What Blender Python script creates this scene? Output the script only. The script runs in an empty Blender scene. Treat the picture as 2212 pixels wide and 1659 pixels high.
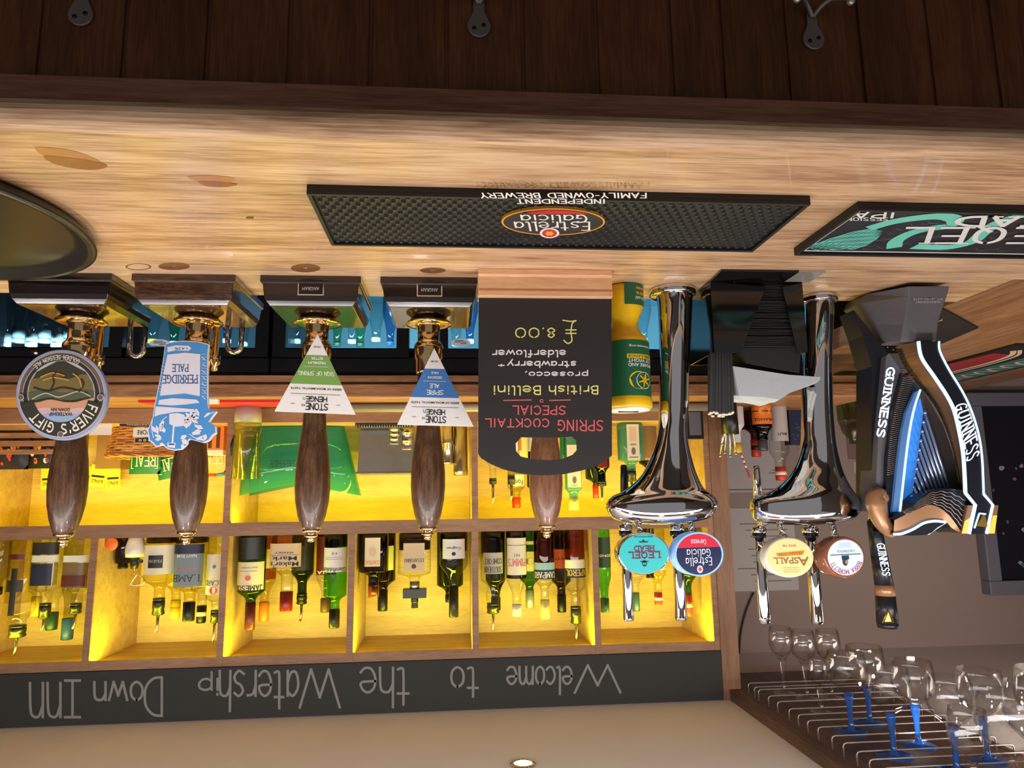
import bpy, bmesh, math, random
from mathutils import Vector as V, Matrix
from math import sin, cos, pi, radians as rad
random.seed(7)
SC = bpy.context.scene
COL = SC.collection
# ------------------------------------------------------------------ camera
W, H, FPX = 2212, 1659, 1525.0
YAW, PITCH, ROLL = -.0845, -.158, -.014
EYE = V((0, 0, 1.471))
_F = V((sin(YAW)*cos(PITCH), cos(YAW)*cos(PITCH), sin(PITCH)))
_r = V((cos(YAW), -sin(YAW), 0)); _u = _r.cross(_F)
_R = cos(ROLL)*_r + sin(ROLL)*_u; _U = -sin(ROLL)*_r + cos(ROLL)*_u
cam_data = bpy.data.cameras.new('camera'); cam = bpy.data.objects.new('camera', cam_data); COL.objects.link(cam)
cam_data.sensor_width = 36; cam_data.lens = 36*FPX/W; cam_data.clip_start = .02
# the photograph was taken with the phone upside down: the camera is rolled half a turn
rx, ry, rz = -_R, -_U, -_F
cam.matrix_world = Matrix(((rx.x, ry.x, rz.x, 0), (rx.y, ry.y, rz.y, 0), (rx.z, ry.z, rz.z, EYE.z), (0, 0, 0, 1)))
SC.camera = cam
# ------------------------------------------------------------------ view, world, room lights
SC.view_settings.view_transform = 'Standard'; SC.view_settings.look = 'None'
SC.view_settings.exposure = 0.0; SC.view_settings.gamma = 1.0; SC.view_settings.use_curve_mapping = False
try:
    SC.cycles.transparent_max_bounces = 40; SC.cycles.max_bounces = 10
    SC.cycles.sample_clamp_indirect = 6.0; SC.cycles.caustics_refractive = False; SC.cycles.caustics_reflective = False
except Exception: pass
wd = bpy.data.worlds.new('world'); SC.world = wd; wd.use_nodes = True
wd.node_tree.nodes['Background'].inputs[0].default_value = (1.0, .94, .92, 1)
wd.node_tree.nodes['Background'].inputs[1].default_value = .26

def lamp(name, kind, loc, to, power, color, size=.1, sy=None, angle=None, blend=.6, spread=None):
    d = bpy.data.lights.new(name, kind); o = bpy.data.objects.new(name, d); COL.objects.link(o)
    d.energy = power; d.color = color; o.location = loc
    o.rotation_euler = (V(to)-V(loc)).to_track_quat('-Z', 'Y').to_euler()
    if kind == 'AREA':
        d.size = size
        if sy: d.shape = 'RECTANGLE'; d.size_y = sy
        if spread: d.spread = spread
    else: d.shadow_soft_size = size
    if kind == 'SPOT': d.spot_size = angle or rad(100); d.spot_blend = blend
    return o
for lx in (-.95, -.13, .72):
    lamp('downlight_lamp', 'SPOT', (lx, 1.47, 1.985), (lx, 1.30, 1.0), 8, (1, .80, .52), .02, angle=rad(140), blend=.8)
for lx in (-1.0, -.45, .1, .65, 1.2):
    lamp('bar_front_lamp', 'SPOT', (lx, .70, 1.995), (lx, .95, 1.1), 8.6, (1, .90, .84), .025, angle=rad(130), blend=.8)

lamp('added_fill_lamp', 'AREA', (.1, .76, 1.80), (.1, 2.0, 2.0), 12.5, (1, .94, .93), 2.6, .12)  # unseen fill light added above the bar front to brighten shelves, wall and ceiling
lamp('wall_lamp', 'AREA', (-1.5, 1.3, 1.95), (-1.5, 2.5, 1.6), 5, (1, .84, .74), .8, .1)

# ------------------------------------------------------------------ pixel to place helpers
def _ray(x, y): return _F + _R*((W-x-W/2)/FPX) - _U*((H-y-H/2)/FPX)
def px(x, y, Y=None, Z=None):
    d = _ray(x, y)
    return EYE + d*(Y/d.y) if Y is not None else EYE + d*((Z-EYE.z)/d.z)
def PP(pts, Y=None, Z=None): return [px(x, y, Y, Z) for x, y in pts]
def pxm(n, Y, x=1106): return (px(x-n/2, 900, Y)-px(x+n/2, 900, Y)).length      # pixels to metres at depth Y

# ------------------------------------------------------------------ materials
def lin(c):
    return tuple(((v/255)/12.92 if v/255 <= .04045 else ((v/255+.055)/1.055)**2.4) for v in c)+(1,)
_M = {}
def mat(name, c=(128, 128, 128), rough=.5, metal=0, emit=None, es=1, coat=0, spec=.5, trans=0, bump=None):
    if name in _M: return _M[name]
    m = bpy.data.materials.new(name); m.use_nodes = True; nt = m.node_tree
    b = nt.nodes['Principled BSDF']
    b.inputs['Base Color'].default_value = lin(c); b.inputs['Roughness'].default_value = rough
    b.inputs['Metallic'].default_value = metal; b.inputs['Specular IOR Level'].default_value = spec
    b.inputs['Coat Weight'].default_value = coat; b.inputs['Coat Roughness'].default_value = .06
    b.inputs['Transmission Weight'].default_value = trans
    if emit: b.inputs['Emission Color'].default_value = lin(emit); b.inputs['Emission Strength'].default_value = es
    # slight procedural variation of tone and surface
    n = nt.nodes.new('ShaderNodeTexNoise'); n.inputs['Scale'].default_value = 35; n.inputs['Detail'].default_value = 3
    tc = nt.nodes.new('ShaderNodeTexCoord'); nt.links.new(tc.outputs['Object'], n.inputs['Vector'])
    mr = nt.nodes.new('ShaderNodeMapRange'); mr.inputs[3].default_value = max(0, rough-.04); mr.inputs[4].default_value = min(1, rough+.05)
    nt.links.new(n.outputs['Fac'], mr.inputs[0]); nt.links.new(mr.outputs[0], b.inputs['Roughness'])
    if bump:
        bp = nt.nodes.new('ShaderNodeBump'); bp.inputs['Strength'].default_value = bump
        n2 = nt.nodes.new('ShaderNodeTexNoise'); n2.inputs['Scale'].default_value = 160
        nt.links.new(tc.outputs['Object'], n2.inputs['Vector'])
        nt.links.new(n2.outputs['Fac'], bp.inputs['Height']); nt.links.new(bp.outputs[0], b.inputs['Normal'])
    _M[name] = m; return m
def wood(name, c1, c2, c3, axis='X', scale=1.0, rough=.4, coat=0, stretch=14, fig=.6):
    if name in _M: return _M[name]
    m = bpy.data.materials.new(name); m.use_nodes = True; nt = m.node_tree; L = nt.links.new
    b = nt.nodes['Principled BSDF']; tc = nt.nodes.new('ShaderNodeTexCoord'); mp = nt.nodes.new('ShaderNodeMapping')
    s = {'X': (1, stretch, stretch), 'Y': (stretch, 1, stretch), 'Z': (stretch, stretch, 1)}[axis]
    mp.inputs['Scale'].default_value = tuple(v*scale for v in s); L(tc.outputs['Object'], mp.inputs[0])
    n1 = nt.nodes.new('ShaderNodeTexNoise'); n1.inputs['Scale'].default_value = 2.2; n1.inputs['Detail'].default_value = 6; n1.inputs['Distortion'].default_value = fig
    L(mp.outputs[0], n1.inputs['Vector'])
    n2 = nt.nodes.new('ShaderNodeTexNoise'); n2.inputs['Scale'].default_value = 14; n2.inputs['Detail'].default_value = 5; L(mp.outputs[0], n2.inputs['Vector'])
    mp3 = nt.nodes.new('ShaderNodeMapping'); mp3.inputs['Scale'].default_value = tuple((1 if v == 1 else 3.2)*scale for v in s); L(tc.outputs['Object'], mp3.inputs[0])
    n3 = nt.nodes.new('ShaderNodeTexNoise'); n3.inputs['Scale'].default_value = 1.7; n3.inputs['Detail'].default_value = 3; L(mp3.outputs[0], n3.inputs['Vector'])
    def mth(op, a, bb, v=None):
        k = nt.nodes.new('ShaderNodeMath'); k.operation = op
        for i, q in enumerate((a, bb)):
            if isinstance(q, (int, float)): k.inputs[i].default_value = q
            else: L(q, k.inputs[i])
        return k.outputs[0]
    mp4 = nt.nodes.new('ShaderNodeMapping'); mp4.inputs['Scale'].default_value = tuple((1 if v == 1 else 2.5*v)*scale for v in s); L(tc.outputs['Object'], mp4.inputs[0])
    n4 = nt.nodes.new('ShaderNodeTexNoise'); n4.inputs['Scale'].default_value = 16; n4.inputs['Detail'].default_value = 4; L(mp4.outputs[0], n4.inputs['Vector'])
    f = mth('ADD', mth('ADD', mth('MULTIPLY', n1.outputs['Fac'], .34), mth('MULTIPLY', n4.outputs['Fac'], .26)), mth('ADD', mth('MULTIPLY', n2.outputs['Fac'], .26), mth('MULTIPLY', n3.outputs['Fac'], .20)))
    r = nt.nodes.new('ShaderNodeValToRGB'); e = r.color_ramp.elements
    e[0].position = .43; e[0].color = lin(c1); e[1].position = .62; e[1].color = lin(c3)
    k = e.new(.525); k.color = lin(c2); L(f, r.inputs[0]); L(r.outputs[0], b.inputs['Base Color'])
    b.inputs['Roughness'].default_value = rough; b.inputs['Coat Weight'].default_value = coat; b.inputs['Coat Roughness'].default_value = .05
    bp = nt.nodes.new('ShaderNodeBump'); bp.inputs['Strength'].default_value = .08; L(n2.outputs['Fac'], bp.inputs['Height']); L(bp.outputs[0], b.inputs['Normal'])
    _M[name] = m; return m
def glass(name, c, edge=.45, refl=1.0, rough=.02, layers=2, milk=0):
    if name in _M: return _M[name]
    m = bpy.data.materials.new(name); m.use_nodes = True; nt = m.node_tree; L = nt.links.new
    nt.nodes.remove(nt.nodes['Principled BSDF']); out = nt.nodes['Material Output']
    lw = nt.nodes.new('ShaderNodeLayerWeight'); lw.inputs[0].default_value = .35
    mx = nt.nodes.new('ShaderNodeMix'); mx.data_type = 'RGBA'
    cc = [v**(1/layers) for v in lin(c)[:3]]; edge = edge**(1/layers); mx.inputs[6].default_value = (*cc, 1); mx.inputs[7].default_value = (cc[0]*edge, cc[1]*edge, cc[2]*edge, 1)
    L(lw.outputs['Facing'], mx.inputs[0])
    t = nt.nodes.new('ShaderNodeBsdfTransparent'); L(mx.outputs[2], t.inputs[0])
    g = nt.nodes.new('ShaderNodeBsdfGlossy'); g.inputs['Roughness'].default_value = rough
    lw2 = nt.nodes.new('ShaderNodeLayerWeight'); lw2.inputs[0].default_value = .5
    pw = nt.nodes.new('ShaderNodeMath'); pw.operation = 'POWER'; pw.inputs[1].default_value = 4; L(lw2.outputs['Facing'], pw.inputs[0])
    mu = nt.nodes.new('ShaderNodeMath'); mu.operation = 'MULTIPLY_ADD'; mu.inputs[1].default_value = .55*refl; mu.inputs[2].default_value = .035*refl; L(pw.outputs[0], mu.inputs[0])
    ms = nt.nodes.new('ShaderNodeMixShader'); L(mu.outputs[0], ms.inputs[0]); L(t.outputs[0], ms.inputs[1]); L(g.outputs[0], ms.inputs[2])
    last = ms.outputs[0]
    if milk:                                                            # cloudy plastic or glass scatters some light
        df = nt.nodes.new('ShaderNodeBsdfDiffuse'); df.inputs[0].default_value = lin(c)
        tl = nt.nodes.new('ShaderNodeBsdfTranslucent'); tl.inputs[0].default_value = lin(c)
        m1 = nt.nodes.new('ShaderNodeMixShader'); m1.inputs[0].default_value = .5; L(df.outputs[0], m1.inputs[1]); L(tl.outputs[0], m1.inputs[2])
        m2 = nt.nodes.new('ShaderNodeMixShader'); m2.inputs[0].default_value = milk; L(last, m2.inputs[1]); L(m1.outputs[0], m2.inputs[2]); last = m2.outputs[0]
    L(last, out.inputs[0]); _M[name] = m; return m

M_bar = wood('bar_top_wood', (148, 112, 82), (194, 156, 120), (218, 186, 154), 'X', 1.1, .34, .25, 13, 1.2)
M_wing = wood('shaded_bar_return_wood', (118, 82, 54), (146, 106, 74), (168, 128, 94), 'Y', 1.1, .36, .2, 13, 1.2)  # darker than the bar top: shade on the return is put into the colour
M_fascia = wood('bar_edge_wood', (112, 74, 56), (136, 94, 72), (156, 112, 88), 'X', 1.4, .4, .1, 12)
M_panel = wood('dark_panel_wood', (82, 48, 26), (102, 62, 35), (122, 78, 46), 'Z', 1.4, .38, .15, 9)
M_shelf = wood('shelf_wood', (170, 134, 92), (190, 154, 108), (206, 172, 126), 'X', 2, .45, 0, 10)
M_back = wood('shelf_back_wood', (206, 170, 98), (220, 186, 112), (230, 198, 126), 'X', 2.2, .5, 0, 8)
M_front = wood('shelf_edge_wood', (130, 92, 62), (150, 110, 76), (166, 126, 90), 'X', 2, .5, 0, 10)
M_post = wood('post_wood', (118, 84, 60), (136, 98, 70), (150, 112, 82), 'Z', 2, .5, 0, 10)
M_count = wood('counter_wood', (120, 78, 50), (150, 102, 68), (176, 126, 86), 'X', 2, .42, .1, 12)
M_lacq = wood('black_lacquered_wood', (16, 8, 8), (24, 13, 11), (36, 21, 16), 'X', 4, .22, .9, 8)
M_lacq2 = wood('brown_lacquered_wood', (40, 24, 17), (62, 40, 28), (92, 62, 44), 'X', 5, .22, .9, 5, 2.5)
M_handle = wood('handle_wood', (42, 25, 15), (72, 47, 29), (104, 73, 47), 'Z', 9, .36, .15, 12)
M_handle2 = wood('red_brown_handle_wood', (84, 52, 34), (112, 74, 50), (136, 94, 66), 'Z', 9, .34, .2, 12)
M_rack = wood('rack_wood', (66, 46, 34), (86, 62, 46), (104, 78, 60), 'Y', 2, .5, 0, 10)
M_copper = wood('pale_stand_wood', (212, 164, 122), (224, 176, 134), (234, 190, 150), 'X', 3, .42, .1, 9)
M_crate = wood('crate_wood', (140, 96, 62), (166, 120, 80), (190, 142, 98), 'X', 4, .5, 0, 10)
M_brass = mat('brass', (222, 188, 138), .1, 1); M_chrome = mat('chrome', (222, 222, 226), .035, 1)
M_steel = mat('brushed_steel', (190, 186, 176), .25, 1); M_nickel = mat('dull_nickel', (158, 150, 146), .3, .6)
M_black = mat('black_plastic', (20, 20, 21), .35); M_rubber = mat('black_rubber', (25, 25, 25), .55); M_rub2 = mat('grey_rubber_edge', (58, 58, 58), .5)
M_acryl = mat('black_acrylic', (14, 14, 14), .1, coat=.4); M_white = mat('white_paper', (226, 226, 226), .6); M_ink = mat('black_ink', (26, 26, 28), .6)
M_cream = mat('cream_paper', (226, 214, 180), .6); M_gold = mat('gold_foil', (206, 164, 70), .3, .8); M_red = mat('red_print', (200, 36, 40), .5)
M_navy = mat('navy_print', (28, 34, 66), .5); M_blue = mat('blue_print', (62, 130, 200), .5); M_green = mat('green_print', (108, 160, 72), .5)
M_gloss = glass('clear_glass', (246, 248, 246), .62); M_wine = glass('wine_glass_clear', (250, 250, 250), .55, 1.3, layers=4)
M_gpane = glass('fridge_pane', (225, 236, 240), .9, 1.0)
M_chalk = mat('chalk', (138, 138, 134), .9); M_board = mat('blackboard_paint', (46, 47, 44), .75, bump=.05); M_board2 = mat('black_menu_board', (38, 36, 36), .6)

# ------------------------------------------------------------------ mesh builder
_TXT = {}
def text_mesh(s):
    if s in _TXT: return _TXT[s]
    c = bpy.data.curves.new('t', 'FONT'); c.body = s; c.resolution_u = 3; c.offset = .012
    o = bpy.data.objects.new('t', c); me = o.to_mesh()
    vs = [(v.co.x, v.co.y) for v in me.vertices]; fs = [tuple(p.vertices) for p in me.polygons]; o.to_mesh_clear()
    bpy.data.objects.remove(o); bpy.data.curves.remove(c)
    x0 = min(v[0] for v in vs); x1 = max(v[0] for v in vs); y0 = min(v[1] for v in vs); y1 = max(v[1] for v in vs)
    r = ([((x-x0)/max(x1-x0, 1e-6), (y-y0)/max(y1-y0, 1e-6)) for x, y in vs], fs); _TXT[s] = r; return r
def crom(p, n=5):
    if len(p) < 3: return p
    cl = (V(p[0])-V(p[-1])).length < 1e-6
    q = ([p[-2]] if cl else [p[0]])+list(p)+([p[1]] if cl else [p[-1]]); out = []
    for i in range(1, len(q)-2):
        a, b, c, d = (V(q[j]) for j in (i-1, i, i+1, i+2))
        for k in range(n):
            t = k/n
            out.append(.5*((2*b)+(c-a)*t+(2*a-5*b+4*c-d)*t*t+(3*b-a-3*c+d)*t**3))
    out.append(V(q[-2])); return [tuple(v) for v in out]
class MB:
    def __init__(s): s.v = []; s.f = []; s.fm = []; s.fs = []; s.mats = []; s.cur = 0
    def mat(s, m):
        if m not in s.mats: s.mats.append(m)
        s.cur = s.mats.index(m); return s
    def add(s, vs, fs, smooth=False):
        o = len(s.v); s.v += [tuple(v) for v in vs]
        for f in fs: s.f.append(tuple(i+o for i in f)); s.fm.append(s.cur); s.fs.append(smooth)
        return s
    def box(s, x0, x1, y0, y1, z0, z1, mtx=None):
        vs = [V((x, y, z)) for z in (z0, z1) for y in (y0, y1) for x in (x0, x1)]
        if mtx: vs = [mtx @ v for v in vs]
        return s.add(vs, [(0, 2, 3, 1), (4, 5, 7, 6), (0, 1, 5, 4), (2, 6, 7, 3), (0, 4, 6, 2), (1, 3, 7, 5)])
    def slab(s, pts, vec):
        n = len(pts); vec = V(vec); vs = [V(p) for p in pts]; vs += [p+vec for p in vs]
        return s.add(vs, [tuple(range(n)), tuple(range(2*n-1, n-1, -1))]+[(i, (i+1) % n, (i+1) % n+n, i+n) for i in range(n)])
    def poly(s, pts): return s.add(pts, [tuple(range(len(pts)))])
    def lathe(s, prof, n=28, c=(0, 0, 0), e=2.0, sx=1, sy=1, smooth=True):
        vs = []; fs = []; c = V(c); rings = []
        for r, z in prof:
            if r < 1e-6: rings.append([len(vs)]); vs.append(c+V((0, 0, z)))
            else:
                ring = []
                for k in range(n):
                    x, y = csec(2*pi*k/n+ (pi/n), e); ring.append(len(vs)); vs.append(c+V((x*r*sx, y*r*sy, z)))
                rings.append(ring)
        for a, b in zip(rings, rings[1:]):
            if len(a) == 1 and len(b) == 1: continue
            for k in range(n):
                k2 = (k+1) % n
                if len(a) == 1: fs.append((a[0], b[k], b[k2]))
                elif len(b) == 1: fs.append((a[k], a[k2], b[0]))
                else: fs.append((a[k], a[k2], b[k2], b[k]))
        return s.add(vs, fs, smooth)
    def tube(s, pts, r, n=8, closed=False, smooth=True):
        pts = [V(p) for p in pts]; m = len(pts); rr = r if isinstance(r, (list, tuple)) else [r]*m
        vs = []; fs = []; up = None
        for i, p in enumerate(pts):
            a = pts[(i-1) % m] if (closed or i) else p; b = pts[(i+1) % m] if (closed or i < m-1) else p
            t = (b-a).normalized()
            if up is None: up = t.orthogonal().normalized()
            up = (up - t*up.dot(t)); up = up.normalized() if up.length > 1e-6 else t.orthogonal().normalized()
            bi = t.cross(up)
            for k in range(n): vs.append(p+(up*cos(2*pi*k/n)+bi*sin(2*pi*k/n))*rr[i])
        for i in range(m if closed else m-1):
            for k in range(n):
                j = (i+1) % m; k2 = (k+1) % n; fs.append((i*n+k, i*n+k2, j*n+k2, j*n+k))
        if not closed: fs += [tuple(range(n-1, -1, -1)), tuple((m-1)*n+k for k in range(n))]
        return s.add(vs, fs, smooth)
    def loft(s, rings, cap=True, smooth=True, closed=False):
        n = len(rings[0]); vs = [v for r in rings for v in r]; fs = []
        for i in range(len(rings)-1):
            for k in range(n):
                k2 = (k+1) % n; fs.append((i*n+k, i*n+k2, (i+1)*n+k2, (i+1)*n+k))
        if cap: fs += [tuple(range(n-1, -1, -1)), tuple((len(rings)-1)*n+k for k in range(n))]
        return s.add(vs, fs, smooth)
    def ball(s, c, r, n=12, sx=1, sy=1, sz=1):
        return s.lathe([(r*sin(pi*i/8) if 0 < i < 8 else 0, -r*cos(pi*i/8)*sz) for i in range(9)], n, c, 2, sx, sy)
    def ribbon2(s, pts, w, f):                                           # flat pen stroke in a plane given by f(x, y)
        pts = [V(p) for p in pts]
        for i in range(1, len(pts)-1):                                   # a sharp corner starts a new stroke
            a, b = pts[i]-pts[i-1], pts[i+1]-pts[i]
            if a.length > 1e-9 and b.length > 1e-9 and a.normalized().dot(b.normalized()) < .35:
                s.ribbon2(pts[:i+1], w, f)
                c = f(pts[i].x, pts[i].y); n_ = (f(pts[i].x+1e-3, pts[i].y)-c).cross(f(pts[i].x, pts[i].y+1e-3)-c)
                n_ = n_.normalized()*2e-5 if n_.length > 1e-14 else V((0, 0, 0))
                return s.ribbon2(pts[i:], w, lambda x, y: f(x, y)+n_)
        L_, R_ = [], []
        for i, p in enumerate(pts):
            a = pts[max(i-1, 0)]; b = pts[min(i+1, len(pts)-1)]; t = b-a
            if t.length < 1e-9: t = V((1, 0))
            t.normalize(); nrm = V((-t.y, t.x))
            k = 1.0
            if 0 < i < len(pts)-1:
                d = (pts[i]-a).normalized().dot((b-pts[i]).normalized()) if (pts[i]-a).length > 1e-9 and (b-pts[i]).length > 1e-9 else 1
                k = min(1.6, 1/max(.4, math.sqrt(max(.05, (1+d)/2))))
            e = t*(w*.4)*(-1 if i == 0 else 1 if i == len(pts)-1 else 0)
            L_.append(p+nrm*w*.5*k+e); R_.append(p-nrm*w*.5*k+e)
        vs = [f(p.x, p.y) for p in L_]+[f(p.x, p.y) for p in R_]; n = len(pts)
        return s.add(vs, [(i, i+1, n+i+1, n+i) for i in range(n-1)])
    def text(s, t, f):
        vs, fs = text_mesh(t); return s.add([f(u, v) for u, v in vs], fs)
    def strokes(s, t, f, w, h, pen, serif=False, gap=.9):                # single-stroke hand or serif lettering in a w x h box
        gl = [GLYPH.get(ch, GLYPH['.']) if ch != ' ' else (2.0, []) for ch in t]
        tot = sum(g[0] for g in gl)+gap*(len(gl)-1); kx = w/tot; ky = h/6.0; x = 0; pen = min(pen, .21*w/max(len(t), 1), .24*h)
        for gw, pls in gl:
            st = [0]
            def lay(u, v):                                               # each stroke lies a hair above the one before it
                d = f(u+.01, v)-f(u, v); e_ = f(u, v+.01)-f(u, v); n_ = d.cross(e_)
                return f(u, v)+(n_.normalized()*2.5e-5*st[0] if n_.length > 1e-12 else V((0, 0, 0)))
            for smooth, pl in pls:
                q = [((x+a)*kx, b*ky) for a, b in pl]; st[0] += 1
                s.ribbon2(crom(q, 5) if smooth else q, pen, lambda a, b: lay(a/w, b/h))
                if serif:
                    for (a, b), (c_, d_) in ((q[0], q[1]), (q[-1], q[-2])):
                        if abs(b-d_) > 2*abs(a-c_) and (b < .1*h or b > .9*h):
                            sw = pen*1.25; st[0] += 1; s.ribbon2([(a-sw, b), (a+sw, b)], pen*.55, lambda a, b: lay(a/w, b/h))
            x += gw+gap
        return s
    def build(s, name, parent=None, loc=None, bevel=0):                  # vertices are given in world space
        org = V((0, 0, 0))
        if loc is not None: org = V(loc)
        q = parent
        while q: org = org+q.location; q = q.parent
        me = bpy.data.meshes.new(name); me.from_pydata([V(v)-org for v in s.v], [], s.f)
        for m in s.mats: me.materials.append(m)
        for p, i, sm in zip(me.polygons, s.fm, s.fs): p.material_index = i; p.use_smooth = sm
        bm = bmesh.new(); bm.from_mesh(me); bmesh.ops.recalc_face_normals(bm, faces=bm.faces); bm.to_mesh(me); bm.free()
        o = bpy.data.objects.new(name, me); COL.objects.link(o)
        if parent: o.parent = parent
        if loc is not None: o.location = loc
        if bevel:
            b = o.modifiers.new('bevel', 'BEVEL'); b.width = bevel; b.segments = 3; b.limit_method = 'ANGLE'; b.angle_limit = rad(35)
        return o
def csec(t, e):
    x, y = cos(t), sin(t)
    if e == 2: return x, y
    k = (abs(x)**e+abs(y)**e)**(1/e); return x/k, y/k
def fr(o, U, Vv): return lambda u, v: o+U*u+Vv*v
def tf(x0, y0, x1, y1, Y=None, Z=None, off=None, rot=0):
    """writing frame from a box in the (upside down) photograph: origin bottom left as read upright"""
    a, b, c = px(x1, y0, Y, Z), px(x0, y0, Y, Z), px(x1, y1, Y, Z)
    if off is None: off = V((0, -.0006, 0)) if Y is not None else V((0, 0, .0006))
    U, Vv = b-a, c-a
    f = fr(a+V(off), U, Vv); f.w = U.length; f.h = Vv.length; return f
def empty(name, label, cat, loc, group=None, rz=0):
    o = bpy.data.objects.new(name, None); COL.objects.link(o); o.empty_display_size = .02
    o.location = loc; o.rotation_euler = (0, 0, rz); tag(o, label, cat, group); return o
def tag(o, label=None, cat=None, group=None, kind=None):
    if label: o['label'] = label
    if cat: o['category'] = cat
    if group: o['group'] = group
    if kind: o['kind'] = kind
    return o
def dup(root, loc, label, group=None, rz=0):
    r = root.copy(); COL.objects.link(r); r.location = loc; r.rotation_euler = (0, 0, rz); r['label'] = label
    if group: r['group'] = group
    for ch in list(root.children):
        c = ch.copy(); COL.objects.link(c); c.parent = r
        for g in list(ch.children):
            d = g.copy(); COL.objects.link(d); d.parent = c
    return r
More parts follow.
